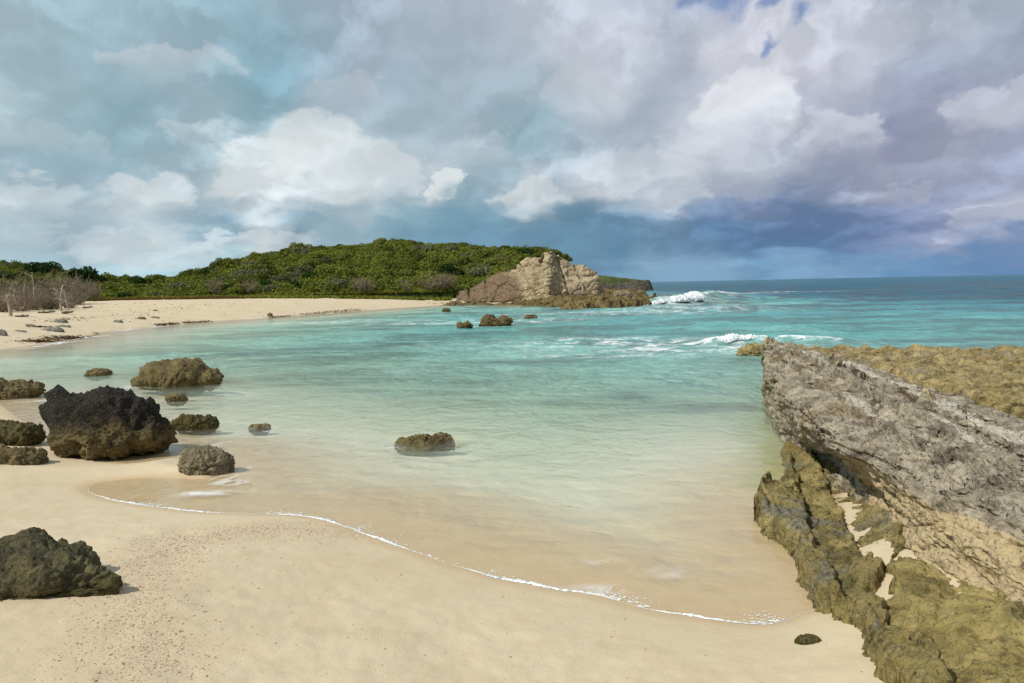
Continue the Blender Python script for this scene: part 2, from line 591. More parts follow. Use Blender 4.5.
h = t.math('ADD', h, t.math('MULTIPLY', rp, t.ss(sz.outputs[2], 0.0, -0.06, 0.0, 10.0)))
t.put(b.inputs['Normal'], t.bump(h, 0.35, 0.03))

# sea water
WATER, t, out = material('water')
pos = t.node('ShaderNodeNewGeometry').outputs['Position']
dep = t.attr('depth')
foam = t.attr('foam')
rip = t.attr('rip')
pa = t.scalev(pos, (1.0, 0.8, 1.0))
w1 = t.noise(pa, 1.1, 4, 0.6, 0.4)
w2 = t.noise(pa, 5.5, 4, 0.62, 0.6)
w3 = t.noise(t.scalev(pos, (0.35, 1.0, 1.0)), 0.25, 3, 0.5)
hgt = t.math('ADD', t.math('MULTIPLY', w1, 0.36), t.math('MULTIPLY', w2, 0.10))
hgt = t.math('ADD', hgt, t.math('MULTIPLY', w3, 0.5))
hgt = t.math('MULTIPLY', hgt, rip)
nrm = t.bump(hgt, 1.0, 1.0)
# body of the water: light scattered back from below grows with depth
k = t.math('SUBTRACT', 1.0, t.math('POWER', 2.718, t.math('MULTIPLY', dep, -1.15)))
pt = t.noise(t.scalev(pos, (0.62, 1, 1)), 0.19, 6, 0.70, 0.5)
deepm = t.attr('offshore')
body = t.ramp(t.math('MULTIPLY', dep, 0.125), [(0.0, (0.66, 0.68, 0.50)), (0.08, (0.42, 0.65, 0.53)), (0.22, (0.165, 0.48, 0.45)), (0.42, (0.095, 0.32, 0.36)), (0.7, (0.035, 0.175, 0.235)), (1.0, (0.012, 0.125, 0.18))])
patch = t.math('MULTIPLY', t.attr('patch'), t.ss(pt, 0.44, 0.57))
body = t.mix(t.math('MULTIPLY', patch, 0.85), body, t.mix(deepm, (0.10, 0.155, 0.145), (0.06, 0.105, 0.14)))
clear = t.node('ShaderNodeBsdfTransparent')
t.put(clear.inputs[0], t.ramp(t.math('MULTIPLY', dep, 0.5), [(0, (0.98, 0.985, 0.97)), (0.3, (0.85, 0.97, 0.92)), (1.0, (0.45, 0.88, 0.84))]))
dif = t.node('ShaderNodeBsdfDiffuse')
# light and dark web of the waves, painted into the body colour by noise
chop_tone = t.math('ADD', t.math('MULTIPLY', t.ss(t.noise(t.scalev(pos, (1.25, 0.75, 1)), 1.9, 6, 0.74, 0.8), 0.38, 0.62), 0.62), t.math('MULTIPLY', t.ss(t.noise(t.scalev(pos, (0.8, 1, 1)), 0.28, 4, 0.6, 0.4), 0.36, 0.64), 0.4))
chop_gain = t.math('ADD', 0.74, t.math('MULTIPLY', chop_tone, 0.46))
body = t.mix(t.ss(dep, 0.15, 0.9), body, t.vec('SCALE', body, scale=chop_gain))
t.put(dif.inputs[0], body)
t.put(dif.inputs['Normal'], nrm)
m1 = t.node('ShaderNodeMixShader')
t.put(m1.inputs[0], k)
t.l.new(clear.outputs[0], m1.inputs[1])
t.l.new(dif.outputs[0], m1.inputs[2])
gl = t.node('ShaderNodeBsdfGlossy')
gl.inputs['Roughness'].default_value = 0.09
t.put(gl.inputs['Normal'], nrm)
fr = t.node('ShaderNodeFresnel')
fr.inputs['IOR'].default_value = 1.33
t.put(fr.inputs['Normal'], nrm)
m2 = t.node('ShaderNodeMixShader')
air = t.math('SUBTRACT', 1.0, t.node('ShaderNodeNewGeometry').outputs['Backfacing'])
t.put(m2.inputs[0], t.math('MULTIPLY', t.math('MULTIPLY', fr.outputs[0], 0.78), air))
t.l.new(m1.outputs[0], m2.inputs[1])
t.l.new(gl.outputs[0], m2.inputs[2])
fd = t.node('ShaderNodeBsdfDiffuse')
fd.inputs[0].default_value = (0.86, 0.88, 0.88, 1)
lace = t.voro(t.vec('ADD', pos, t.vec('SCALE', t.noise(pos, 1.2, 3, 0.6, color=True), scale=0.9)), 0.9, 'DISTANCE_TO_EDGE')
lace2 = t.voro(t.vec('ADD', pos, t.vec('SCALE', t.noise(pos, 3.5, 3, 0.6, color=True), scale=0.4)), 3.2, 'DISTANCE_TO_EDGE')
lm = t.math('MAXIMUM', t.ss(lace, 0.13, 0.02), t.math('MULTIPLY', t.ss(lace2, 0.14, 0.02), 0.8))
lm = t.math('MULTIPLY', lm, t.ss(t.noise(pos, 0.8, 4, 0.6), 0.40, 0.62))
solid = t.ss(t.math('ADD', foam, t.math('MULTIPLY', t.math('SUBTRACT', t.noise(pos, 2.6, 5, 0.7), 0.5), 0.9)), 0.72, 1.0)
fm = t.math('MAXIMUM', t.math('MULTIPLY', lm, t.math('MINIMUM', t.math('MULTIPLY', foam, 1.6), 1.0)), solid)
m3 = t.node('ShaderNodeMixShader')
t.put(m3.inputs[0], fm)
t.l.new(m2.outputs[0], m3.inputs[1])
t.l.new(fd.outputs[0], m3.inputs[2])
t.l.new(m3.outputs[0], out.inputs[0])


FOAM, t, out = material('foam')
pos = t.node('ShaderNodeNewGeometry').outputs['Position']
b = t.node('ShaderNodeBsdfPrincipled')
t.put(b.inputs['Base Color'], t.ramp(t.noise(pos, 3, 5, 0.7), [(0.35, (0.58, 0.65, 0.66)), (0.62, (0.84, 0.86, 0.86))]))
b.inputs['Roughness'].default_value = 0.7
t.put(b.inputs['Normal'], t.bump(t.noise(pos, 9, 5, 0.75), 0.35, 0.12))
t.l.new(b.outputs[0], out.inputs[0])


def rock_mat(name, stops, pit=(0.02, 0.018, 0.014), scale=1.0, alt=None, alt_at=(0.5, 0.6), top=None, attr=None, attr_col=None, bump=0.9, spec=0.25, low=None, attr2=None, attr2_col=None):
    """stops: colour ramp over fractal noise; alt: second colour in large patches; attr: vertex mask and its colour;
    top: colour of the weathered upper part (z above top[1]); low: colour below low[1]"""
    m, t, out = material(name)
    g = t.node('ShaderNodeNewGeometry')
    pos = g.outputs['Position']
    b = t.node('ShaderNodeBsdfPrincipled')
    t.l.new(b.outputs[0], out.inputs[0])
    n1 = t.noise(pos, 2.2 * scale, 7, 0.68, 0.3)
    n2 = t.noise(pos, 0.7 * scale, 4, 0.6, 0.5)
    n3 = t.noise(pos, 16 * scale, 4, 0.7)
    v = t.voro(t.vec('ADD', pos, t.vec('SCALE', t.noise(pos, 9 * scale, 3, 0.6, color=True), scale=0.12 / scale)), 11 * scale)
    c = t.ramp(n1, stops)
    if alt:
        c = t.mix(t.ss(n2, alt_at[0], alt_at[1], 0, 0.85), c, t.mix(t.ss(n3, 0.35, 0.65), alt, tuple(x * 0.55 for x in alt)))
    sz = t.node('ShaderNodeSeparateXYZ')
    t.l.new(pos, sz.inputs[0])
    zn = t.math('ADD', sz.outputs[2], t.math('MULTIPLY', t.math('ADD', t.math('SUBTRACT', n1, 0.5), t.math('SUBTRACT', n2, 0.5)), 0.9 / scale))
    if attr:
        c = t.mix(t.ss(t.math('ADD', t.attr(attr), t.math('MULTIPLY', t.math('SUBTRACT', n1, 0.5), 1.1)), 0.42, 0.62), c,
                  t.mix(t.ss(n3, 0.4, 0.7, 0, 0.5), attr_col, tuple(x * 0.6 for x in attr_col)))
    if attr2:
        c = t.mix(t.ss(t.math('ADD', t.attr(attr2), t.math('MULTIPLY', t.math('SUBTRACT', n1, 0.5), 0.9)), 0.40, 0.60, 0, 0.85), c, t.mix(t.ss(n3, 0.45, 0.7, 0, 0.6), attr2_col, tuple(x * 0.6 for x in attr2_col)))
    if top:
        c = t.mix(t.ss(zn, top[1], top[2]), c, t.mix(t.ss(n3, 0.4, 0.7, 0, 0.7), top[0], tuple(x * 1.9 for x in top[0])))
    if low:
        c = t.mix(t.ss(zn, low[1], low[2]), c, t.mix(t.ss(n3, 0.4, 0.7, 0, 0.7), low[0], tuple(x * 0.5 for x in low[0])))
    # pits and speckles of lichen
    c = t.mix(t.ss(n3, 0.55, 0.66, 0.0, 0.8), c, pit)
    c = t.mix(t.ss(t.noise(pos, 34 * scale, 3, 0.75), 0.56, 0.68, 0.0, 0.40), c, tuple(min(0.6, x * 1.25) for x in stops[-1][1]))
    t.put(b.inputs['Base Color'], c)
    b.inputs['Roughness'].default_value = 0.92
    b.inputs['Specular IOR Level'].default_value = spec
    h = t.math('ADD', t.math('MULTIPLY', v, 0.5), t.math('ADD', n1, t.math('MULTIPLY', n3, 0.55)))
    h = t.math('ADD', h, t.math('MULTIPLY', t.noise(pos, 45 * scale, 3, 0.7), 0.22))
    t.put(b.inputs['Normal'], t.bump(h, min(1.0, bump), 0.09 / scale))
    return m


GREY = rock_mat('grey_limestone', [(0.32, (0.056, 0.045, 0.030)), (0.42, (0.185, 0.155, 0.112)), (0.54, (0.36, 0.312, 0.23)), (0.72, (0.52, 0.46, 0.35))],
                pit=(0.045, 0.04, 0.035), alt=(0.28, 0.205, 0.115), alt_at=(0.52, 0.66), attr='tan', attr_col=(0.50, 0.39, 0.225), attr2='pale', attr2_col=(0.52, 0.475, 0.385), scale=1.5, bump=0.8)
REEF = rock_mat('reef_flat', [(0.34, (0.08, 0.058, 0.024)), (0.45, (0.25, 0.185, 0.075)), (0.58, (0.42, 0.325, 0.15)), (0.78, (0.54, 0.45, 0.26))], pit=(0.06, 0.045, 0.02), scale=1.3, alt=(0.34, 0.285, 0.19), alt_at=(0.52, 0.64), bump=1.2)
OLIVE = rock_mat('algae_rock', [(0.32, (0.045, 0.037, 0.016)), (0.44, (0.16, 0.128, 0.045)), (0.57, (0.30, 0.24, 0.095)), (0.78, (0.42, 0.35, 0.18))],
                 alt=(0.20, 0.19, 0.15), alt_at=(0.54, 0.64), scale=1.5, attr='tan', attr_col=(0.20, 0.145, 0.042))
SLABM = rock_mat('yellow_green_slab', [(0.32, (0.085, 0.064, 0.022)), (0.46, (0.21, 0.162, 0.055)), (0.62, (0.33, 0.262, 0.10)), (0.85, (0.42, 0.355, 0.18))], pit=(0.06, 0.045, 0.018), scale=1.6, bump=0.7, alt=(0.16, 0.135, 0.06), alt_at=(0.52, 0.64))
BLACK = rock_mat('dark_boulder', [(0.3, (0.06, 0.048, 0.022)), (0.5, (0.15, 0.115, 0.045)), (0.7, (0.23, 0.18, 0.075)), (0.85, (0.29, 0.235, 0.12))], top=((0.017, 0.015, 0.012), 0.28, 0.62), scale=1.6, pit=(0.014, 0.012, 0.01))
BROWN = rock_mat('brown_rock', [(0.3, (0.055, 0.045, 0.02)), (0.5, (0.155, 0.12, 0.05)), (0.68, (0.25, 0.195, 0.09)), (0.85, (0.31, 0.255, 0.14))], scale=2.0)
PALE = rock_mat('pale_pitted_rock', [(0.3, (0.09, 0.075, 0.045)), (0.5, (0.22, 0.185, 0.115)), (0.7, (0.33, 0.285, 0.19)), (0.85, (0.40, 0.35, 0.25))], scale=2.4)
MOSS = rock_mat('mossy_rock', [(0.3, (0.03, 0.028, 0.018)), (0.5, (0.085, 0.075, 0.035)), (0.68, (0.15, 0.13, 0.06)), (0.85, (0.22, 0.20, 0.13))], scale=2.0, low=((0.10, 0.084, 0.028), 0.62, 0.42), pit=(0.012, 0.012, 0.008))
CLIFF = rock_mat('cliff_rock', [(0.28, (0.20, 0.14, 0.083)), (0.43, (0.37, 0.285, 0.17)), (0.57, (0.49, 0.40, 0.255)), (0.8, (0.60, 0.525, 0.38))], pit=(0.10, 0.07, 0.05), scale=0.22,
                 attr='red', attr_col=(0.215, 0.148, 0.09), alt=(0.24, 0.20, 0.165), alt_at=(0.56, 0.68))
SHORE = rock_mat('shore_reef', [(0.34, (0.04, 0.03, 0.014)), (0.47, (0.125, 0.092, 0.034)), (0.6, (0.23, 0.172, 0.07)), (0.8, (0.36, 0.29, 0.16))], scale=0.4)
GREYS = rock_mat('grey_beach_slab', [(0.3, (0.13, 0.12, 0.09)), (0.5, (0.22, 0.21, 0.17)), (0.8, (0.34, 0.32, 0.26))], scale=0.8)


def leaf_mat(name, dark, light, tip=None, tip_amt=0.0):
    m, t, out = material(name)
    oi = t.node('ShaderNodeObjectInfo')
    pos = t.node('ShaderNodeNewGeometry').outputs['Position']
    rnd = t.math('FRACT', t.math('ADD', t.math('MULTIPLY', t.attr('leaf'), 1.0), t.math('MULTIPLY', oi.outputs['Random'], 0.35)))
    f = t.math('ADD', t.math('MULTIPLY', rnd, 0.32), t.math('MULTIPLY', oi.outputs['Random'], 0.50))
    f = t.math('ADD', f, t.math('MULTIPLY', t.ss(t.noise(pos, 0.16, 4, 0.65), 0.35, 0.65), 0.35))
    c = t.mix(t.math('MINIMUM', f, 1.0), dark, light)
    if tip:
        c = t.mix(t.ss(t.attr('leaf'), 1 - tip_amt, 1 - tip_amt + 0.02), c, tip)
    d = t.node('ShaderNodeBsdfDiffuse')
    tr = t.node('ShaderNodeBsdfTranslucent')
    t.put(d.inputs[0], c)
    t.put(tr.inputs[0], t.mix(1.0, c, (1.2, 1.25, 0.6), 'MULTIPLY'))
    mx = t.node('ShaderNodeMixShader')
    mx.inputs[0].default_value = 0.22
    t.l.new(d.outputs[0], mx.inputs[1])
    t.l.new(tr.outputs[0], mx.inputs[2])
    t.l.new(mx.outputs[0], out.inputs[0])
    return m


LEAF = leaf_mat('shrub_leaves', (0.026, 0.045, 0.010), (0.195, 0.215, 0.042), (0.32, 0.31, 0.19), 0.06)
DKLEAF = leaf_mat('dark_leaves', (0.015, 0.036, 0.012), (0.050, 0.085, 0.022))
SILVER = leaf_mat('silver_leaves', (0.07, 0.08, 0.04), (0.20, 0.21, 0.12))
GRASSM = leaf_mat('beach_grass', (0.10, 0.14, 0.02), (0.24, 0.27, 0.05), (0.26, 0.10, 0.04), 0.10)
REDVINE = leaf_mat('red_vine', (0.12, 0.06, 0.025), (0.25, 0.15, 0.06))


def wood_mat(name, a, b_):
    m, t, out = material(name)
    pos = t.node('ShaderNodeNewGeometry').outputs['Position']
    b = t.node('ShaderNodeBsdfPrincipled')
    t.put(b.inputs['Base Color'], t.mix(t.noise(t.scalev(pos, (3, 3, 0.6)), 2.5, 5, 0.7), a, b_))
    b.inputs['Roughness'].default_value = 0.9
    t.l.new(b.outputs[0], out.inputs[0])
    return m


WOOD = wood_mat('bleached_wood', (0.26, 0.21, 0.15), (0.50, 0.42, 0.31))
TWIG = wood_mat('grey_twigs', (0.125, 0.095, 0.06), (0.32, 0.255, 0.175))
DKWOOD = wood_mat('dark_driftwood', (0.05, 0.035, 0.025), (0.13, 0.09, 0.06))

# ------------------------------------------------------------------ ground sheet: beach and sea bed
x, y, nr, nc = polar_grid(1.2, 6000, 0.0085, AZ)
sd = land_sd(x, y)
z = ground_z(x, y, sd)
dcam = np.hypot(x, y)
P = xy3(x, y)
# gravel band of shell fragments
band = smooth_line([at(150, 690, 0.35)[:2], at(135, 640, 0.3)[:2], at(150, 580, 0.25)[:2], at(180, 550, 0.15)[:2], at(260, 535, 0.08)[:2], at(340, 535, 0.03)[:2]], 6)


def line_dist(x, y, L):
    d = np.full(len(x), 1e18)
    for k in range(len(L) - 1):
        a, e = L[k], L[k + 1] - L[k]
        tt = np.clip(((x - a[0]) * e[0] + (y - a[1]) * e[1]) / (e @ e), 0, 1)
        d = np.minimum(d, (x - a[0] - e[0] * tt) ** 2 + (y - a[1] - e[1] * tt) ** 2)
    return np.sqrt(d)


grit = np.exp(-(line_dist(x, y, band) / 0.42) ** 2) * (dcam < 14)
algae = np.exp(-(line_dist(x, y, np.array([(3.3, 9.5), (4.0, 11.4), (4.7, 14), (5.6, 17)])) / 0.5) ** 2) * (z < 0.02)
weed = sst(-sd, 6, 12) * sst(dcam, 14, 22) * sst(dcam, 130, 70)
V = np.stack([x, y, z], 1)
# hollow middle closed by one centre fan, columns wrap round
Fc = grid_faces(nr, nc)
g = mesh_obj('ground', V, Fc, SAND, attrs={'grit': grit, 'weed': weed, 'algae': algae})
tag(g, kind='structure')

# ------------------------------------------------------------------ sea water
x, y, nr, nc = polar_grid(3.0, 9000, 0.0065, AZ[(AZ > math.radians(-75)) & (AZ < math.radians(75))])
sd = land_sd(x, y)
bed = ground_z(x, y, sd)
r = np.hypot(x, y)
P = xy3(x, y)
outer = sst(y + 0.5 * x, 45, 110)            # outside the cove
att = sst(-bed, 0.02, 1.2)
w = 0
for kk in range(26):
    L = 1.1 * 1.13 ** kk
    th = math.radians(-108 + random.gauss(0, 26))
    kx, ky = math.cos(th) * 2 * math.pi / L, math.sin(th) * 2 * math.pi / L
    ph = random.uniform(0, 6.28)
    fade = sst(L / (r * 0.0075 + 0.02), 3, 7)
    a = 0.0105 * L ** 0.62
    wob = 0.9 * pn(P * (0.35 / L) + kk * 3.1)
    s = np.sin(kx * x + ky * y + ph + wob * 3)
    w = w + a * fade * (s + 0.25 * s * s) * (0.6 + 0.8 * pn(P * (0.2 / L) + 31 * kk))
z = w * att * (0.60 + 1.1 * outer)


def wave_ridge(pts, hgt, front, back, z, foam, tip=(0.1, 0.1), fo=1.0):
    """a swell running along pts, steep towards the viewer"""
    L = smooth_line(pts, 8)
    seg = np.cumsum(np.r_[0, np.hypot(*np.diff(L, axis=0).T)])
    best = np.full(len(x), 1e9)
    sgn = np.zeros(len(x))
    par = np.zeros(len(x))
    for k in range(len(L) - 1):
        a, e = L[k], L[k + 1] - L[k]
        tt = np.clip(((x - a[0]) * e[0] + (y - a[1]) * e[1]) / (e @ e), 0, 1)
        dx, dy = x - a[0] - e[0] * tt, y - a[1] - e[1] * tt
        d = np.hypot(dx, dy)
        m = d < best
        best = np.where(m, d, best)
        par = np.where(m, (seg[k] + tt * (seg[k + 1] - seg[k])) / seg[-1], par)
        sgn = np.where(m, np.sign(e[0] * dy - e[1] * dx), sgn)
    wd = np.where(sgn > 0, back, front) * (1 + 0.3 * pn(P * 0.3))
    h = np.exp(-(best / wd) ** 2) * sst(par, 0, tip[0]) * (1 - sst(par, 1 - tip[1], 1))
    h = h * (1 + 0.35 * pn(P * 0.25 + 9))
    crest = np.exp(-((best) / (wd * 0.55)) ** 2) * sst(par, 0, tip[0] * 0.5) * (1 - sst(par, 1 - tip[1], 1))
    return z + hgt * h, np.maximum(foam, crest * fo)


foam = np.zeros(len(x))
W1 = [at(652, 306)[:2], at(672, 305)[:2], at(700, 301.5)[:2], at(730, 298)[:2], at(765, 296)[:2]]
z, f1 = wave_ridge(W1, 0.95, 1.6, 3.0, z, foam * 0, (0.03, 0.5), 1.0)
W2 = [at(704, 347)[:2], at(722, 345)[:2], at(745, 344)[:2], at(775, 343)[:2]]
z, f2 = wave_ridge(W2, 0.30, 0.45, 0.8, z, foam * 0, (0.15, 0.1), 1.0)
W3 = [at(640, 331)[:2], at(690, 330)[:2], at(760, 330)[:2], at(860, 333)[:2]]
z, _ = wave_ridge(W3, 0.22, 1.2, 2.5, z, foam * 0, (0.3, 0.3), 0.0)
W4 = [at(680, 312)[:2], at(720, 311)[:2], at(800, 309)[:2]]
z, _ = wave_ridge(W4, 0.35, 1.6, 3.0, z, foam * 0, (0.3, 0.3), 0.0)
W5 = [at(770, 343)[:2], at(800, 343)[:2], at(850, 344)[:2], at(880, 345)[:2]]
z, f5 = wave_ridge(W5, 0.25, 0.7, 0.9, z, foam * 0, (0.1, 0.4), 0.9)
n = pn(P * 0.45)
f1 = f1 * sst(n, -0.5, 0.1)
foam = np.maximum.reduce([f1, f2, f5])


def blob(px, py, rx, ry, amt):
    c = at(px, py)
    return amt * np.exp(-((x - c[0]) / rx) ** 2 - ((y - c[1]) / ry) ** 2)


LACE = [(735, 294, 16, 5, .7), (700, 306, 7, 3, .6), (665, 309, 5, 2, .7), (600, 344, 4.5, 2.2, .62), (660, 346, 4.5, 2.6, .62), (690, 352, 2.5, 1.4, .6), (625, 355, 3.0, .9, .5), (640, 312, 9, 5, .5), (720, 350, 1.4, .9, .7),
        (330, 322, 6, 2.5, .35), (430, 322, 6, 2.5, .40), (500, 322, 5, 2.2, .45), (560, 314, 9, 3, .4), (195, 493, .55, .12, .55), (240, 482, .45, .16, .55),
        (230, 478, .35, .2, .5), (607, 591, .20, .10, .62), (585, 588, .25, .06, .5), (640, 600, .3, .05, .45), (660, 570, .22, .12, .16), (600, 562, .2, .1, .16), (670, 575, .12, .1, .2),
        (200, 436, .8, .25, .32), (120, 404, .9, .5, .3), (60, 400, 1.2, .4, .3), (230, 395, .7, .3, .25)]
for bl in LACE:
    foam = np.maximum(foam, blob(*bl))
# wash on the far shore and round the headland reef
foam = np.maximum(foam, 0.85 * np.exp(-((-bed - 0.03) / 0.035) ** 2) * (r > 30) * sst(fbm(P * 0.22, 3), -0.25, 0.25))
dep = np.maximum(-bed, 0) + z * 0.5
for x0_, x1_, yb_, k_ in [(47, 181, 456, .9), (132, 227, 386, 1), (85, 112, 376, 1), (-30, 46, 398, .9), (165, 188, 402, 1), (172, 219, 430, 1), (178, 235, 474, 1), (393, 456, 447, 1), (248, 272, 431, 1), (456, 473, 328, .8), (478, 513, 326, .8), (524, 538, 320, .8)]:
    c_ = at((x0_ + x1_) / 2, yb_)
    w_ = (x1_ - x0_) * c_[1] / F
    dd_ = np.hypot((x - c_[0]) / (0.62 * w_), (y - c_[1] - 0.28 * w_) / (0.50 * w_))
    dep = dep * (1 - 0.92 * np.exp(-dd_ ** 4))
    foam = np.maximum(foam, 0.42 * k_ * np.exp(-((dd_ - 1.0) / 0.16) ** 2) * sst(fbm(P * 1.3 / max(w_, .5), 3), -0.1, 0.4))
rip = 0.14 + 0.66 * sst(dep, 0.05, 0.7) + 0.4 * outer
patch = sst(r, 15, 30) * (0.70 + 0.30 * outer) * sst(r, 700, 300)
V = np.stack([x, y, z + 0.002], 1)
Fc = grid_faces(nr, nc)
fm = (bed[Fc] < 0.05).any(1)
for bl in [(618, 401, 1.5, .8, 1), (470, 352, 6, 1.8, .8), (400, 345, 6, 2.2, .9), (540, 362, 5, 1.2, .8), (350, 332, 7, 3, .8), (705, 407, 1.2, .6, .7), (330, 360, 4, 1.5, .6), (300, 385, 2.5, 1, .5)]:
    patch = np.maximum(patch, blob(*bl))
at_ = {'depth': np.maximum(dep, 0), 'foam': foam, 'rip': rip, 'patch': patch, 'offshore': outer}
V, Fc, at_ = keep_faces(V, Fc, fm, at_)
wo = mesh_obj('water', V, Fc, WATER, attrs=at_)
tag(wo, kind='structure')


# lumpy foam bodies
def foam_body(name, pts, width, height, n=260, m=40, lump=1.0, fine=1.0, swell=((0, 1), (1, 1))):
    L = smooth_line(pts, 10)
    seg = np.r_[0, np.cumsum(np.hypot(*np.diff(L[:, :2], axis=0).T))]
    s = np.linspace(0, seg[-1], n)
    cx, cy, cz = (np.interp(s, seg, L[:, k]) for k in range(3))
    tx, ty = np.gradient(cx), np.gradient(cy)
    l = np.hypot(tx, ty)
    nx, ny = -ty / l, tx / l
    a = np.linspace(0, math.pi, m)
    S, A = np.meshgrid(s, a, indexing='ij')
    end = np.sin(np.clip(np.linspace(0, 1, n), 0, 1) * math.pi) ** 0.5
    end = end * np.interp(np.linspace(0, 1, n), [k[0] for k in swell], [k[1] for k in swell])
    wv = (width * end * (1 + 0.5 * pn(xy3(s / width / 2.5, s * 0, 3))))[:, None]
    hv = (height * end * (1 + 0.7 * pn(xy3(s / width / 1.7, s * 0, 8))))[:, None]
    X = cx[:, None] + nx[:, None] * np.cos(A) * wv
    Y = cy[:, None] + ny[:, None] * np.cos(A) * wv
    Z = cz[:, None] + np.sin(A) * hv - 0.06 * height
    P = np.stack([X, Y, Z], -1).reshape(-1, 3)
    nn = grid_normals(P, n, m)
    nn *= np.sign((nn[:, 2:3] + 1e-6))
    q = P / width * fine
    d = (0.35 * fbm(q * 1.6, 6, 0.66) + 0.22 * (0.5 - worley(q * 2.6))) * width * lump
    edge = np.minimum(1, np.sin(A).ravel() * 3)[:, None]
    P = P + nn * d[:, None] * edge
    return mesh_obj(name, P, grid_faces(n, m), FOAM)


def up(px, py, z):
    return at(px, py, 0) + np.array([0, 0, z])


# foam line that the swash leaves on the near sand
L = NEAR[34:]
seg = np.r_[0, np.cumsum(np.hypot(*np.diff(L, axis=0).T))]
s = np.linspace(0, seg[-1], 2600)
cx, cy = np.interp(s, seg, L[:, 0]), np.interp(s, seg, L[:, 1])
tx, ty = np.gradient(cx), np.gradient(cy)
l = np.hypot(tx, ty)
nx, ny = ty / l, -tx / l
P1 = xy3(s, s * 0)
off = 0.030 * fbm(P1 * 2.2, 5, 0.6) + 0.009 * pn(P1 * 19)
wid = 0.022 * (0.62 + 1.5 * np.maximum(fbm(P1 * 1.1 + 5, 4), -0.5)) * (0.75 + 0.9 * pn(P1 * 24)) * sst(s, 0, 0.5) * sst(seg[-1] - s, 0, 0.7)
wid = np.maximum(wid, 0.0025)
a = np.linspace(0, math.pi, 7)
ca, sa = np.cos(a)[None, :], np.sin(a)[None, :]
X = cx[:, None] + nx[:, None] * (off[:, None] + ca * wid[:, None])
Y = cy[:, None] + ny[:, None] * (off[:, None] + ca * wid[:, None])
gz = ground_z(X.ravel(), Y.ravel()).reshape(X.shape)
Z = np.maximum(gz, 0.0) + 0.003 + sa * wid[:, None] * 0.45
nb_ = 1300
sb = RNG.uniform(0.6, seg[-1] - 0.3, nb_)
clus = sst(pn(xy3(sb * 1.6, sb * 0, 5.0)), -0.05, 0.35)
keep = RNG.random(nb_) < clus
sb = sb[keep]
ib = np.clip((sb / seg[-1] * 2599).astype(int), 0, 2599)
inw = np.abs(RNG.normal(size=len(sb))) * 0.075 + 0.008
bx_, by_ = cx[ib] - nx[ib] * inw, cy[ib] - ny[ib] * inw
rad = RNG.uniform(0.0015, 0.0055, len(sb)) * (1 + 0.9 * (inw < 0.04))
ang_ = np.arange(7) / 7 * 2 * math.pi
rim = 1 + 0.35 * RNG.normal(size=(len(sb), 7))
str_ = RNG.uniform(1.0, 3.5, len(sb))[:, None]
ox, oy = np.cos(ang_) * rim * rad[:, None], np.sin(ang_) * rim * rad[:, None]
tx_, ty_ = (tx / l)[ib][:, None], (ty / l)[ib][:, None]
VX = bx_[:, None] + ox * str_ * tx_ - oy * ty_
VY = by_[:, None] + ox * str_ * ty_ + oy * tx_
VZ = np.zeros_like(VX) + 0.0035
CV = np.stack([np.c_[bx_, VX], np.c_[by_, VY], np.c_[np.full(len(sb), 0.008), VZ]], -1).reshape(-1, 3)
k7 = np.arange(7)
BF = np.stack([np.zeros(7, int), 1 + k7, 1 + (k7 + 1) % 7, 1 + (k7 + 1) % 7], 1)
V0 = np.stack([X, Y, Z], -1).reshape(-1, 3)
F0_ = grid_faces(2600, 7)
tri0 = np.concatenate([F0_[:, [0, 1, 2]], F0_[:, [0, 2, 3]]])
tri1 = (BF[None, :, :3] + (np.arange(len(sb)) * 8)[:, None, None]).reshape(-1, 3) + len(V0)
fl = mesh_obj('foam_line', np.concatenate([V0, CV]), np.concatenate([tri0, tri1]), FOAM)
tag(fl, 'thin white line of foam where the thin wash ends on the sand', 'sea foam', kind='stuff')

fo = foam_body('breaking_crest', [up(645, 307.5, 0.0), up(656, 306.5, 0.35), up(670, 305.5, 0.40), up(688, 303.5, 0.35), up(704, 300, 0.40), up(718, 297.5, 0.65), up(735, 296.5, 0.4), up(754, 296.0, 0.15)], 1.2, 0.55, 520, 56, 0.42, 3.0, [(0, 0.7), (0.12, 1.35), (0.35, 1.3), (0.5, 0.55), (0.65, 1.0), (0.8, 0.6), (1, 0.3)])
tag(fo, 'white foaming crest of the big wave breaking beside the headland reef', 'wave foam', kind='stuff')
fo2 = foam_body('tumbling_foam', [up(710, 346.5, 0.08), up(724, 345.2, 0.16), up(738, 344.4, 0.22), up(758, 343.5, 0.2)], 0.40, 0.22, 320, 48, 0.42, 2.8)
tag(fo2, 'small white wave breaking at the tip of the grey rock ledge', 'wave foam', kind='stuff')


# ------------------------------------------------------------------ rocks
def ico(sub):
    import bmesh
    bm = bmesh.new()
    bmesh.ops.create_icosphere(bm, subdivisions=sub, radius=1)
    V = np.array([v.co[:] for v in bm.verts])
    Fc = np.array([[v.index for v in f.verts] for f in bm.faces])
    bm.free()
    return V, Fc


ICO = {k: ico(k) for k in (3, 4, 5, 6)}


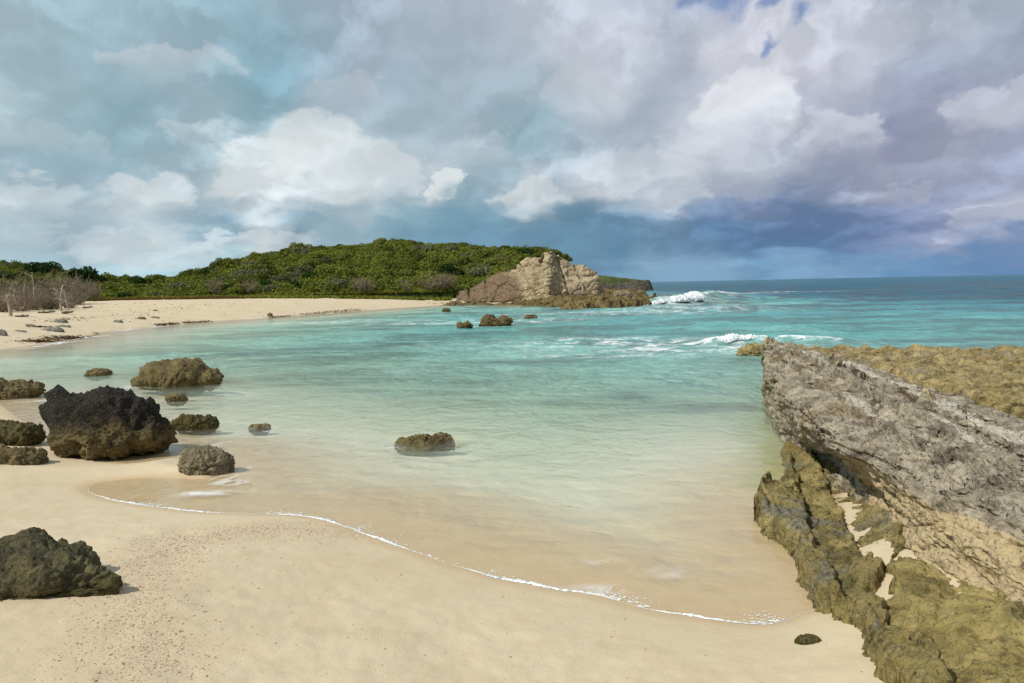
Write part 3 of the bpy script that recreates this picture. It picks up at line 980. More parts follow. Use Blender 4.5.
def lobed_rock(name, centre, w, h, lobes, mat, sub=6, rough=1.0, seed=0, depth=1.0, jag=1.0):
    D, Fc = ICO[sub]
    org = np.array([0, 0, 0.28])
    best = np.zeros(len(D))
    acc = np.zeros(len(D))
    for (a, b_, c, rx, ry, rz) in lobes:
        o = (org - np.array([a, b_ * depth, c])) / np.array([rx, ry * depth, rz])
        d = D / np.array([rx, ry * depth, rz])
        A, B, C = (d * d).sum(1), (d * o).sum(1), (o * o).sum() - 1
        disc = B * B - A * C
        tt = np.where(disc > 0, (-B + np.sqrt(np.maximum(disc, 0))) / A, 0)
        acc = acc + np.maximum(tt, 0) ** 10
    best = np.maximum(acc, 1e-12) ** 0.1
    best = np.maximum(best, 0.12)
    P = org + D * best[:, None]
    P = P * np.array([w, w, h])
    q = P / w + seed * 7.7
    n = D * np.array([1 / w, 1 / w, 1 / h])
    n /= np.linalg.norm(n, axis=1, keepdims=True)
    d = 0.060 * fbm(q * 3.2, 6, 0.55) + 0.050 * (ridge(q * 4.5, 4) - 0.6) - 0.040 * jag * np.maximum(0, 0.52 - worley(q * 8)) - 0.022 * jag * np.maximum(0, 0.5 - worley(q * 19))
    d = d + 0.020 * jag * fbm(q * 26, 4, 0.65) - 0.014 * jag * np.maximum(0, 0.45 - worley(q * 38))
    if sub >= 5:
        d = d + 0.026 * blocks(q * 4.2) * jag + 0.020 * blocks(q * 10.5 + 5) * jag
    P = P + n * (1.2 * d * w * rough)[:, None]
    P[:, 2] = np.maximum(P[:, 2], -0.35 * h - 0.1)
    o = mesh_obj(name, P, Fc, mat)
    o.location = centre
    return o


def px_rock(name, box, lobes, mat, label, zg=0.0, sub=6, rough=1.0, seed=0, depth=1.0, group=None, cat='rock', jag=1.0):
    xl, xr, yt, yb = box
    c = at((xl + xr) / 2, yb, zg)
    D = c[1]
    w = (xr - xl) * D / F
    c = c + np.array([0, 0.30 * w * depth, 0])
    c[0] *= c[1] / D
    w *= 0.95 * c[1] / D
    pb = at((xl + xr) / 2, yb, zg)
    dtop = ray((xl + xr) / 2, yt)
    ztop = CAM_H + dtop[2] / dtop[1] * c[1]
    h = max((ztop - zg) * 0.95, 0.05)
    c[2] = zg
    o = lobed_rock(name, c, w, h, lobes, mat, sub, rough, seed, depth, jag)
    tag(o, label, cat, group)
    return o


DOME = [(0, 0, .15, .46, .36, .72), (-.18, 0, .3, .26, .3, .55), (.2, .02, .2, .27, .28, .5)]
FLAT = [(0, 0, .1, .48, .34, .8), (.2, .05, .2, .25, .3, .6), (-.25, .0, .1, .2, .25, .6)]
px_rock('boulder', (47, 181, 381, 460), [(-.06, 0, .25, .41, .36, .42), (-.26, 0, .60, .215, .25, .31), (-.385, -.04, .88, .075, .09, .1), (-.36, -.02, .62, .12, .15, .18), (-.02, 0, .60, .26, .28, .33), (.16, 0, .42, .24, .27, .32),
        (.32, 0, .25, .17, .22, .28)], BLACK, 'big blackened boulder with olive base at the edge of the cove', zg=0.02, seed=1, rough=0.8)
px_rock('boulder', (132, 227, 357, 387), [(0, 0, .2, .46, .32, .55), (-.16, 0, .55, .24, .24, .42), (.10, 0, .45, .26, .24, .42), (.32, 0, .15, .16, .2, .4), (-.36, 0, .1, .13, .18, .3)], BROWN,
        'brown domed boulder standing in the shallow water behind the black boulder', seed=2, rough=0.75)
px_rock('rock', (85, 112, 367, 376), FLAT, BROWN, 'small flat brown rock in the water behind the black boulder', seed=3, sub=5)
px_rock('rock', (-42, 46, 374, 399), [(-.05, 0, .1, .44, .3, .7), (-.2, 0, .3, .3, .3, .7), (.2, 0, .1, .28, .2, .45)], BROWN, 'low brown rock sloping into the water, cut by the picture edge, farthest of that edge', seed=4)
px_rock('rock', (-30, 44, 419, 452), [(0, 0, .3, .42, .36, .62), (.25, 0, .45, .2, .26, .5), (-.2, 0, .4, .3, .3, .6)], MOSS, 'dark pitted rock just left of the black boulder', zg=0.04, seed=5)
px_rock('rock', (-34, 49, 443, 477), [(0, 0, .2, .42, .36, .65), (.2, 0, .3, .28, .3, .55), (-.2, 0, .4, .28, .3, .62)], BROWN, 'yellowish brown rock on the wet sand in front of the dark pitted rock', zg=0.05, seed=6)
px_rock('rock', (165, 188, 391, 402), DOME, BROWN, 'smallest brown rock in the shallows below the brown domed boulder', seed=7, sub=5)
px_rock('rock', (172, 219, 410, 430), [(0, 0, .15, .46, .32, .6), (-.1, 0, .4, .26, .25, .5), (.25, 0, .2, .24, .2, .5)], MOSS, 'dark olive rock in the shallows touching the black boulder on its water side', seed=8)
px_rock('rock', (178, 235, 442, 476), DOME, PALE, 'pale pitted dome of rock at the edge of the wash', zg=0.0, seed=9)
px_rock('rock', (-62, 128, 536, 622), [(-.12, .05, .2, .44, .34, .6), (-.20, .1, .55, .22, .26, .42), (.02, 0, .52, .17, .20, .33), (.16, -.02, .40, .17, .2, .34), (.30, -.02, .2, .15, .16, .3), (.40, -.02, .12, .09, .1, .22), (-.34, 0, .4, .18, .2, .4)], MOSS,
        'large mossy dark green rock on the dry sand in the near corner', zg=0.36, seed=10, rough=0.75)
px_rock('rock', (393, 456, 427, 446), [(-.12, 0, -.25, .40, .22, .72), (-.04, .02, .0, .2, .15, .62), (.24, .16, -.25, .26, .16, .80)], BROWN, 'low split brown rock alone in the clear shallows mid cove', zg=-0.01, seed=11, depth=0.9)
px_rock('rock', (456, 473, 320, 328.5), DOME, SHORE, 'reef rock breaking the cove surface, the leftmost of the three', seed=12, sub=5, rough=1.6, group='reef rocks off the headland')
px_rock('rock', (478, 513, 314.5, 326), FLAT, SHORE, 'widest reef rock breaking the cove surface off the headland', seed=13, sub=6, rough=1.5, group='reef rocks off the headland')
px_rock('rock', (524, 538, 313.5, 320), DOME, SHORE, 'reef rock breaking the cove surface, the rightmost of the three', seed=14, sub=5, rough=1.6, group='reef rocks off the headland')
px_rock('rock', (442, 451, 307, 312), DOME, MOSS, 'small dark rock in the water close to the headland beach', seed=15, sub=4)
px_rock('rock', (248, 272, 422, 431), FLAT, BROWN, 'mostly drowned rock awash beside the dark olive rock', zg=-0.06, seed=16, sub=5)
px_rock('rock', (794, 822, 636, 646), FLAT, MOSS, 'small weedy clump lying on the sand near the algae covered shelf', zg=0.12, seed=17, sub=5)


# ------------------------------------------------------------------ rock shelves as layered height fields
def shelf(name, poly, ztop, zbot, res, mat, edge=0.1, rough=1.0, seed=0, warp=0.12, scale=1.0, strata=None, tan=None):
    p = np.asarray(poly, float)
    m = 4 * res + warp * 1.5
    xs = np.arange(p[:, 0].min() - m, p[:, 0].max() + m, res)
    ys = np.arange(p[:, 1].min() - m, p[:, 1].max() + m, res)
    X, Y = np.meshgrid(xs, ys)
    x, y = X.ravel(), Y.ravel()
    P = xy3(x, y, seed * 5.5)
    q = P / scale
    sdv = poly_sd(x + warp * fbm(q * 0.9, 4), y + warp * fbm(q * 0.9 + 40, 4), p)
    sdv = sdv + warp * 0.25 * fbm(q * 5, 3)
    top = ztop(x, y)
    nz = 0.10 * fbm(q * 1.3, 5, 0.55) + 0.085 * (ridge(q * np.array([2.2, 1.4, 1]), 5, 0.55) - 0.62) - 0.09 * np.maximum(0, 0.5 - worley(q * 3.4)) - 0.05 * np.maximum(0, 0.5 - worley(q * 9)) + 0.02 * fbm(q * 14, 3)
    top = top + nz * rough * scale
    top = top + (0.085 * blocks(q * np.array([2.6, 1.5, 1])) + 0.040 * blocks(q * np.array([7, 4.5, 1]) + 3)) * rough * scale
    if strata is not None:
        top = top + strata(x, y)
    k = sst(sdv, 0, edge)
    z = zbot + (top - zbot) * k ** 0.7
    # push the walls about so they are not plain skirts
    dx = 0.05 * scale * rough * fbm(np.stack([x, y, z * 4 / scale], 1) / scale * 3 + 3, 4) * (1 - np.abs(2 * k - 1)) * 2
    V = np.stack([x + dx, y + dx * 0.6, z], 1)
    nn = grid_normals(V, len(ys), len(xs))
    nn *= np.sign(nn[:, 2:3] + 1e-9)
    q3 = V / scale
    steep = 1 - np.abs(nn[:, 2])
    d3 = 0.07 * fbm(q3 * 2.6, 5, 0.6) - 0.08 * np.maximum(0, 0.5 - worley(q3 * 4.5)) + 0.02 * fbm(q3 * 12, 3, 0.6)
    V = V + nn * (d3 * scale * rough * (0.25 + 0.9 * steep))[:, None]
    Fc = grid_faces(len(ys), len(xs))
    fm = (sdv[Fc] > -res * 2).any(1)
    at_ = {'tan': tan(x, y, z) if tan else np.zeros(len(x))}
    V, Fc, at_ = keep_faces(V, Fc, fm, at_)
    return mesh_obj(name, V, Fc, mat, attrs=at_)


def tilt_strata(ang, per, amp, warp=0.25, seed=0):
    ca, sa_ = math.cos(ang), math.sin(ang)

    def f(x, y):
        P = xy3(x, y, seed)
        u = (x * ca + y * sa_) / per + warp * fbm(P * 0.8, 4) * 2
        k = u - np.floor(u)
        return amp * (k - sst(k, 0.85, 1.0) - 0.4)
    return f


ys_b, xs_b = [-3, 2, 4.6, 5.6, 7.65, 9.5, 11.1, 14], [2.85, 3.05, 3.15, 3.26, 3.72, 4.0, 4.3, 5.05]
xl_pts = [(1.85, 3.2), (1.98, 4.2), (2.1, 4.8), (2.27, 5.55), (2.44, 6.5), (2.5, 7.2), (2.62, 8.0), (2.78, 8.7), (3.1, 8.9), (3.45, 9.5), (3.7, 10.2), (4.05, 11.4), (4.5, 12.0),
          (4.8, 11.2), (4.5, 9.5), (4.3, 8.2), (4.05, 7.6), (3.9, 7.0), (3.7, 6.4), (3.5, 5.95), (3.1, 5.7), (2.72, 5.2), (2.5, 4.5), (2.4, 3.2)]
o = shelf('rock_shelf', xl_pts, lambda x, y: np.maximum(ground_z(x, y), 0.03) + 0.20 - 0.155 * sst(x - np.interp(y, ys_b, xs_b), -0.95, -0.25), -0.6, 0.013, OLIVE, edge=0.17, rough=0.72, seed=1, scale=0.75,
          strata=tilt_strata(math.radians(-17), 0.37, 0.12, 0.16, 4), tan=lambda x, y, z: sst(y, 9.8, 11) * 0.5 + 0.45 * sst(y, 7.5, 6.0))
tag(o, 'low olive algae covered rock shelf between the sandy wash and the grey ledge', 'rock shelf')
sl_poly = [(2.30, 4.2), (2.45, 4.8), (2.62, 5.3), (2.85, 5.75), (3.05, 5.85), (3.3, 5.3), (3.3, 4.7), (3.3, 4.0), (3.2, 3.3), (2.4, 3.2), (2.28, 3.7)]
o = shelf('rock_slab', sl_poly, lambda x, y: ground_z(x, y) + 0.085 - 0.05 * sst(x, 2.9, 3.2), 0.1, 0.012, SLABM, edge=0.08, rough=0.62, seed=2, scale=0.7, warp=0.16,
          strata=tilt_strata(math.radians(-30), 0.5, 0.05, 0.2, 9))
tag(o, 'smooth yellow green rock slab at the foot of the grey ledge, nearest the viewer', 'rock slab')

# grey limestone ledge: profile swept along its length
ys = np.concatenate([np.arange(-3, 3.0, 0.06), np.arange(3.0, 20.5, 0.022)])
lipx = np.interp(ys, [-3, 2, 4.8, 7, 8.7, 11.3, 14, 16.8, 18.5, 20.5], [2.9, 3.15, 3.32, 3.34, 3.42, 4.0, 4.8, 5.72, 6.4, 7.2])
basx = np.interp(ys, [-3, 2, 4.6, 5.6, 7.65, 9.5, 11.1, 14, 17, 18.5, 20.5], [2.85, 3.05, 3.15, 3.26, 3.72, 4.0, 4.3, 5.05, 5.9, 6.4, 7.2])
basz = np.interp(ys, [-3, 4.6, 5.6, 7.6, 9.5, 11, 13, 20], [0.5, 0.42, 0.38, 0.20, -0.05, -0.5, -1.2, -2.2])
ridx = np.interp(ys, [-3, 2, 4.5, 6.3, 7.7, 9.9, 12.4, 15.0, 17, 18.5, 20.5], [4.2, 4.15, 4.25, 4.36, 4.7, 5.15, 5.55, 5.85, 6.15, 6.5, 7.2])
lipz = np.interp(ys, [-3, 4, 8, 12, 17, 19, 20.5], [1.0, 0.98, 0.97, 1.0, 1.02, 0.9, 0.7])
ridz = np.interp(ys, [-3, 5, 9, 13, 17, 19, 20.5], [1.13, 1.13, 1.12, 1.12, 1.06, 0.95, 0.75])
knt = []   # (fraction, x, z)
one = np.ones_like(ys)
gap = ridx - lipx
prof = [(0.00, basx + 0.7, basz - 0.35), (0.04, basx + 0.25, basz - 0.2), (0.09, basx, basz), (0.15, basx + 0.05, basz + 0.22 * (lipz - basz)), (0.22, 0.5 * basx + 0.5 * lipx, basz + 0.52 * (lipz - basz)),
        (0.28, lipx - 0.01, basz + 0.78 * (lipz - basz)), (0.33, lipx + 0.05, basz + 0.95 * (lipz - basz)), (0.37, lipx + 0.14 * np.minimum(gap, 1), lipz + 0.01), (0.50, lipx + 0.45 * gap, lipz + 0.05),
        (0.545, lipx + 0.60 * gap, lipz + 0.06), (0.56, lipx + 0.63 * gap, lipz + 0.12), (0.66, ridx - 0.10, lipz + 0.12), (0.675, ridx - 0.05, lipz + 0.10), (0.70, ridx - 0.03, ridz - 0.03), (0.715, ridx + 0.03, ridz),
        (0.80, ridx + 0.30, ridz - 0.01), (0.82, ridx + 0.36, ridz - 0.10), (0.90, ridx + 0.9, ridz - 0.16), (1.0, ridx + 1.6, ridz - 0.45)]
tf = np.array([p[0] for p in prof])
NT_ = 400
tt = np.linspace(0, 1, NT_)
PX = np.stack([p[1] * one for p in prof], 1)
PZ = np.stack([p[2] * one for p in prof], 1)
X = np.empty((len(ys), NT_))
Z = np.empty((len(ys), NT_))
for i in range(len(ys)):
    X[i] = np.interp(tt, tf, PX[i])
    Z[i] = np.interp(tt, tf, PZ[i])
ker = np.array([1, 2, 3, 2, 1]) / 9
for k in range(2, NT_ - 2):
    pass
Y = np.repeat(ys[:, None], NT_, 1)
T = np.repeat(tt[None, :], len(ys), 0)
P = np.stack([X, Y, Z], -1).reshape(-1, 3)
T = T.ravel()
# wander of the edges
wv = 0.16 * fbm(xy3(P[:, 1] * 0.55, P[:, 2] * 0.8, 2), 5, 0.55)
P[:, 0] += wv * sst(T, 0.0, 0.1)
wv2 = 0.07 * fbm(xy3(P[:, 1] * 1.5, T * 6, 6), 4)
P[:, 0] += wv2 * sst(T, 0.35, 0.5) * (1 - sst(T, 0.75, 0.9))
nn = -grid_normals(P, len(ys), NT_)
if nn[(T > 0.4) & (T < 0.5), 2].mean() < 0:
    nn = -nn
q = P.copy()
top = sst(T, 0.34, 0.38) * (1 - sst(T, 0.72, 0.8))
face = sst(T, 0.07, 0.12) * (1 - sst(T, 0.3, 0.36))
ang = q @ np.array([0.25, 0.12, 1.0])
lay = fbm(np.stack([q[:, 0] * 0.6, q[:, 1] * 0.35, ang * 7.0], 1), 4, 0.6)
al = q * np.array([1.0, 0.38, 1.0])                    # everything is drawn out along the bedding
d = 0.040 * fbm(al * 1.6, 5, 0.52) + 0.018 * (ridge(al * np.array([3.2, 1.6, 4]), 5, 0.55) - 0.6) - 0.03 * np.maximum(0, 0.55 - worley(al * 6.0)) - 0.030 * np.maximum(0, 0.45 - worley(q * 11)) * sst(fbm(q * 1.1 + 4, 3), -0.2, 0.3) + 0.008 * fbm(q * 18, 4, 0.6)
d += ((0.085 - 0.05 * top) * blocks(q * np.array([1.7, 0.50, 2.4]), 0.05) + 0.034 * blocks(q * np.array([4.6, 2.4, 6.0]), 0.07) + 0.018 * blocks(q * np.array([11, 8, 12]), 0.1)) * sst(T, 0.05, 0.12)
d *= 1 - 0.45 * face * sst(P[:, 1], 9.0, 6.0)
d += 0.05 * lay * face * sst(P[:, 1], 6.0, 9.0)
# bedding steps running along the ledge on the upper surface
ax = (P[:, 0] - np.interp(P[:, 1], ys, lipx)) / np.maximum(np.interp(P[:, 1], ys, gap), 0.2)
blk = pn(xy3(np.floor(q[:, 1] * 0.9 + 0.5 * pn(q * 0.7)) * 5.3 + 0.37, q[:, 1] * 0 + 0.41, 2.3))
u = (ax - 0.42) * 3.6 + 0.05 * fbm(q * np.array([0.9, 0.35, 1]), 5, 0.5) + 0.06 * blk
front = sst(u, 0.05, -0.1)
kf = u - np.floor(u)
hs_ = 0.7 + 0.9 * pn(xy3(np.floor(u) * 3.7, q[:, 1] * 0.25, 1))
d -= top * front * (0.07 * np.maximum(0, 0.55 - worley(q * np.array([5.0, 3.5, 5.0]))) + 0.05 * np.maximum(0, 0.5 - worley(q * 10)) - 0.03 * fbm(q * 2.0 + 3, 4))
d += top * (1 - front) * hs_ * (0.17 * (sst(kf, 0.0, 0.10) - kf - 0.30) - 0.17 * np.exp(-((kf - 0.0) / 0.06) ** 2) * sst(fbm(q * np.array([1.5, 0.6, 1]), 3), -0.30, 0.15))
riser = top * (1 - front) * np.exp(-((kf - 0.05) / 0.05) ** 2)
# vertical joints and cavities in the riser
cav = np.exp(-((T - 0.688) / 0.014) ** 2) * sst(fbm(xy3(q[:, 1] * 0.7, q[:, 1] * 0, 4), 3), 0.05, 0.35)
d -= 0.14 * cav
jt = np.abs(pn(xy3(q[:, 1] * 0.42 + 0.3 * q[:, 0], q[:, 0] * 0.3, 11)))
d -= 0.10 * np.exp(-(jt / 0.012) ** 2) * sst(T, 0.3, 0.4)
# undercut under the lip
und = np.exp(-((T - 0.13) / 0.05) ** 2) * sst(fbm(xy3(q[:, 1] * 0.6, q[:, 1] * 0, 14), 3), -0.2, 0.3) * sst(P[:, 1], 6.0, 7.5)
d -= 0.16 * und
P = P + nn * d[:, None]
n2_ = grid_normals(P, len(ys), NT_)
n2_ *= np.sign((n2_ * nn).sum(1, keepdims=True) + 1e-9)
P = P + n2_ * (0.014 * fbm(P * 5.0, 5, 0.6) + 0.024 * blocks(P * np.array([5.0, 3.0, 8.0]), 0.08) - 0.024 * np.maximum(0, 0.48 - worley(P * 12)))[:, None]
q = P.copy()
# the seaward end breaks off
yend = np.interp(P[:, 0], [5.0, 6.0, 7.5, 9], [17.6, 18.6, 19.4, 20.0]) + 0.25 * fbm(q * 1.2, 3)
k = sst(P[:, 1], yend - 0.15, yend + 0.35)
P[:, 2] = P[:, 2] - k * 1.9
tan = sst(T, 0.02, 0.06) * (1 - sst(T, 0.22, 0.33)) * (0.95 * np.exp(-((P[:, 1] - 5.2) / 1.6) ** 2) + 0.62 * np.exp(-((P[:, 1] - 7.5) / 0.8) ** 2)) + 0.55 * cav + 0.2 * face * sst(P[:, 1], 9, 12) + 0.30 * riser + 0.5 * sst(P[:, 1] + 1.5 * pn(q * 0.8), 15.6, 17.2) * sst(T, 0.4, 0.6)
pale = top * (1 - front) * sst(kf, 0.10, 0.2) * (1 - sst(kf, 0.45, 0.7)) * (0.45 + 0.5 * pn(xy3(q[:, 1] * 0.5, np.floor(u) * 3.1, 7))) + 0.5 * sst(T, 0.70, 0.72) * (1 - sst(T, 0.79, 0.83))
ledge = mesh_obj('rock_ledge', P, grid_faces(len(ys), NT_)[:, ::-1], GREY, attrs={'tan': tan, 'pale': pale})
tag(ledge, 'long layered grey limestone ledge with overhanging side above the water', 'rock ledge')

# yellow-brown reef flat behind the ledge
rf_poly = np.concatenate([[(4.9, -3), (4.95, 4.5), (5.0, 6.3), (5.4, 7.7), (5.8, 9.9), (6.1, 12.4), (6.3, 15), (6.7, 17.4), (6.6, 18.6), (7.0, 19.4)],
                          [(9, 21.0), (12, 22.3), (15, 21.8), (20, 22.5), (30, 22), (30, -3)]])
o = shelf('reef_flat', rf_poly, lambda x, y: 1.02 - 0.40 * sst(x, 5.2, 13) - 0.14 * sst(y, 12, 22) * sst(x, 5, 8), -2.4, 0.045, REEF, edge=0.5, rough=1.0, seed=5, scale=1.15, warp=0.35,
          strata=tilt_strata(math.radians(-12), 2.2, 0.06, 0.2, 2))
tag(o, 'wide yellowish brown reef flat behind the grey ledge, facing the open sea', 'reef')
px_rock('rock', (736, 770, 341, 356), FLAT, REEF, 'low yellowish rock at the water line off the ledge tip', seed=21, sub=5)

# ------------------------------------------------------------------ far side of the cove
# hill
ridge_px = [(-60, 268), (0, 270), (60, 274), (120, 283), (160, 282), (185, 279), (210, 272), (250, 260), (290, 253), (340, 249), (400, 246), (450, 248), (500, 251), (545, 252), (566, 260), (580, 276), (600, 292)]
rd = 145.0
RAZ, RZ = [], []
for p_ in ridge_px:
    a_ = at_d(p_[0], p_[1], rd)
    RAZ.append(a_[0] / rd)
    RZ.append(a_[2])
foot_px = [(-60, 302), (0, 302), (80, 297), (130, 296), (230, 295), (330, 294.5), (400, 293.5), (460, 291), (500, 291), (560, 292), (620, 292)]
FAZ = [(at_d(p_[0], p_[1], 100)[0] / 100) for p_ in foot_px]
FY = [62, 68, 84, 92, 98, 102, 107, 113, 112, 108, 106]


def hill_z(x, y):
    a = x / np.maximum(y, 1)
    top = np.interp(a, RAZ, RZ)
    fy = np.interp(a, FAZ, FY)
    k = np.clip((y - fy) / (rd - fy), 0, 3)
    prof = np.where(k < 1, np.sin(np.clip(k, 0, 1) * math.pi / 2) ** 0.85, 1 - 0.5 * sst(k, 1.05, 2.2))
    # front of the hill lies in line with its skyline
    zf = 1.75 + (top - 1.75) * prof * np.where(k < 1, (0.55 + 0.45 * np.clip(k, 0, 1)), 1)
    return zf + 0.35 * fbm(xy3(x, y) * 0.12, 4) * sst(k, 0.02, 0.3)


xs = np.arange(-150, 24, 0.7)
yy = np.arange(58, 230, 0.7)
X, Y = np.meshgrid(xs, yy)
x, y = X.ravel(), Y.ravel()
HZ = hill_z(x, y)
a = x / y
fy = np.interp(a, FAZ, FY)
# the hill ends behind the cliff on the seaward side
lim = np.interp(y, [58, 100, 112, 150, 230], [9, 9.0, 12.0, 15, 20])
sea_k = sst(x, lim - 6, lim)
HZ = HZ - sea_k * 9
fm = (y > fy - 1.5) & (x < lim + 1)
HZ = HZ - 1.2 * sst(fy - y, 0, 1.5)
Fc = grid_faces(len(yy), len(xs))
SOIL = leaf_mat('hill_ground_cover', (0.02, 0.036, 0.01), (0.07, 0.09, 0.022))
V, Fc, _ = keep_faces(np.stack([x, y, HZ], 1), Fc, fm[Fc].all(1))
tag(mesh_obj('hill', V, Fc, SOIL, attrs={'leaf': np.zeros(len(V)) + 0.3}), kind='structure')

# cliff of the headland: rock face with a prow
u = np.linspace(0, 1, 420)
pxs = 455 + u * 150
topy = np.interp(pxs, [455, 470, 485, 505, 522, 536, 546, 553, 562, 570, 578, 590, 598, 602, 605], [291, 286, 280, 271, 262, 255, 250.5, 250, 254, 259, 264, 269, 272, 279, 290])
yf = np.interp(pxs, [455, 480, 510, 540, 548, 556, 575, 600, 605], [108, 106, 101, 98.5, 96.5, 98.0, 98.5, 99.0, 101])
nv = 170
v = np.linspace(0, 1, nv)
yf = np.convolve(np.pad(yf, 30, 'edge'), np.hanning(61) / np.hanning(61).sum(), 'valid')
U, Vv = np.meshgrid(u, v, indexing='ij')
bx = np.array([at_d(p_, 292, yv) for p_, yv in zip(pxs, yf)])
tz = np.array([at_d(p_, t_, yv)[2] for p_, t_, yv in zip(pxs, topy, yf)])
tz = tz + 0.15 * fbm(xy3(u * 30, u * 0), 4)
fz = np.clip(Vv / 0.72, 0, 1)
bk = np.clip((Vv - 0.72) / 0.28, 0, 1)
Z = 0.3 + (tz[:, None] - 0.3) * fz - bk * (1.2 + (tz[:, None] - 1) * 0.4)
lean = np.interp(pxs, [455, 520, 548, 570, 600, 605], [3.0, 3.0, 2.0, 2.2, 0.8, 0.5])[:, None]
Yc = yf[:, None] + lean * fz ** 1.5 + bk * 9
Xc = bx[:, 0][:, None] * (Yc / yf[:, None])
P = np.stack([Xc, Yc, Z], -1).reshape(-1, 3)
nn = grid_normals(P, 420, nv)
if nn[(Vv.ravel() > 0.2) & (Vv.ravel() < 0.5), 1].mean() > 0:
    nn = -nn
q = P.copy()
lay = fbm(np.stack([q[:, 0] * 0.08, q[:, 1] * 0.08, q[:, 2] * 0.7 - q[:, 0] * 0.22], 1), 5, 0.6)
crack = np.abs(pn(np.stack([q[:, 0] * 0.28 + 0.1 * q[:, 2], q[:, 2] * 0.05, q[:, 2] * 0 + 3], 1)))
d = 0.48 * fbm(q * 0.2, 6, 0.52) + 0.13 * lay + 0.25 * (ridge(q * 0.45, 5, 0.5) - 0.6) - 0.45 * np.exp(-(crack / 0.05) ** 2) - 0.25 * np.maximum(0, 0.5 - worley(q * 0.9)) - 0.12 * np.maximum(0, .5 - worley(q * 2.2))
d = d + 0.26 * blocks(q * np.array([0.22, 0.22, 0.36]), 0.05) + 0.12 * blocks(q * np.array([0.75, 0.75, 1.1]), 0.07)
cr = np.exp(-((U.ravel() - (540 - 455) / 150) / 0.018) ** 2)
d = d - 0.9 * cr * sst(Vv.ravel(), 0.15, 0.5)
P = P + nn * d[:, None]
red = (1 - sst(pxs, 505, 545))[:, None] * (1 - sst(fz, 0.55, 1.0) * sst(pxs, 495, 530)[:, None]) * 0.8
o = mesh_obj('cliff', P, grid_faces(420, nv), CLIFF, attrs={'red': red.ravel()})
tag(o, 'pale tan eroded cliff with reddish left flank at the end of the green hill', 'cliff')

# reef at the foot of the headland
hp = [at(p_[0], p_[1])[:2] for p_ in [(352, 309), (400, 306.5), (440, 305.5), (470, 305), (520, 305), (560, 309.5), (600, 309.5), (650, 307.5), (648, 300), (640, 297), (600, 296)]] + [(12, 112), (-8, 112), (-14, 104), (-20, 96)]
o = shelf('shore_reef', hp, lambda x, y: 0.10 + 0.80 * sst(x, -1, 9) + 0.3 * sst(y, 92, 105) * sst(x, 0, 6), -0.5, 0.11, SHORE, edge=1.2, rough=1.5, seed=6, scale=2.2, warp=1.6)
tag(o, 'olive brown reef of broken rock along the foot of the cliff', 'reef')
px_rock('boulder', (612, 634, 289.5, 297), FLAT, PALE, 'pale fallen boulder at the foot of the cliff', zg=1.0, seed=23, sub=5, depth=0.6)
px_rock('boulder', (572, 590, 289, 296), FLAT, PALE, 'grey tan boulder below the right end of the cliff', zg=1.0, seed=24, sub=5, depth=0.6)

# farther headland
def far_poly():
    yv = 205.0
    return [(at_d(p_, 285, yv)[0], yv + dy) for p_, dy in [(585, -2), (610, -3), (640, -3), (655, -1), (659, 4), (656, 14), (630, 30), (585, 34)]]


def far_top(x, y):
    return np.interp(x / y, [at_d(p_, 285, 100)[0] / 100 for p_ in (585, 606, 620, 640, 655, 660)], [at_d(585, 275, 205)[2], at_d(600, 276, 205)[2], at_d(620, 278, 205)[2], at_d(640, 279.5, 205)[2], at_d(655, 280.5, 205)[2], at_d(660, 284, 205)[2]])


FARH = rock_mat('far_headland_rock', [(0.3, (0.05, 0.04, 0.03)), (0.5, (0.12, 0.10, 0.075)), (0.8, (0.22, 0.19, 0.15))], scale=0.15, attr='tan', attr_col=(0.085, 0.11, 0.03))
o = shelf('headland', far_poly(), far_top, -0.6, 0.4, FARH, edge=2.2, rough=0.35, seed=7, scale=8.0, warp=1.6, tan=lambda x, y, z: sst(z, 2.2, 3.2) * (1 - sst(x / y, .155, .172)))
tag(o, 'low dark headland with a green top beyond the cliff', 'headland')


# ------------------------------------------------------------------ plants
def leaf_cloud(C, N, size, aspect=1.7):
    """many small leaf blades: C centres, N rough facing, size per leaf"""
    n = len(C)
    T1 = np.cross(N, RNG.normal(size=(n, 3)))
    T1 /= np.linalg.norm(T1, axis=1, keepdims=True) + 1e-9
    T2 = np.cross(N, T1)
    T2 /= np.linalg.norm(T2, axis=1, keepdims=True) + 1e-9
    s = np.asarray(size).reshape(-1, 1)
    V = np.stack([C - T1 * s * aspect * 0.5, C + T2 * s * 0.5, C + T1 * s * aspect * 0.5, C - T2 * s * 0.5], 1).reshape(-1, 3)
    Fc = np.arange(4 * n).reshape(n, 4)
    lf = np.repeat(RNG.random(n), 4)
    return V, Fc, lf


def dome_cloud(n, lobes, size, seed):
    C, N = [], []
    r_ = np.random.default_rng(seed)
    w_ = np.array([l[3] ** 2 for l in lobes])
    w_ = w_ / w_.sum()
    for l, k in zip(lobes, w_):
        m = int(n * k)
        D = r_.normal(size=(m, 3))
        D /= np.linalg.norm(D, axis=1, keepdims=True)
        D[:, 2] = np.abs(D[:, 2]) * 1.0 - 0.25 * r_.random(m)
        rr = l[3] * (0.72 + 0.36 * r_.random((m, 1)) ** 0.6)
        C.append(np.array(l[:3]) + D * rr * np.array([1, 1, l[4]]))
        N.append(D + r_.normal(size=(m, 3)) * 0.55)
    C, N = np.concatenate(C), np.concatenate(N)
    N /= np.linalg.norm(N, axis=1, keepdims=True)
    return leaf_cloud(C, N, size * (0.6 + 0.8 * r_.random(len(C))))


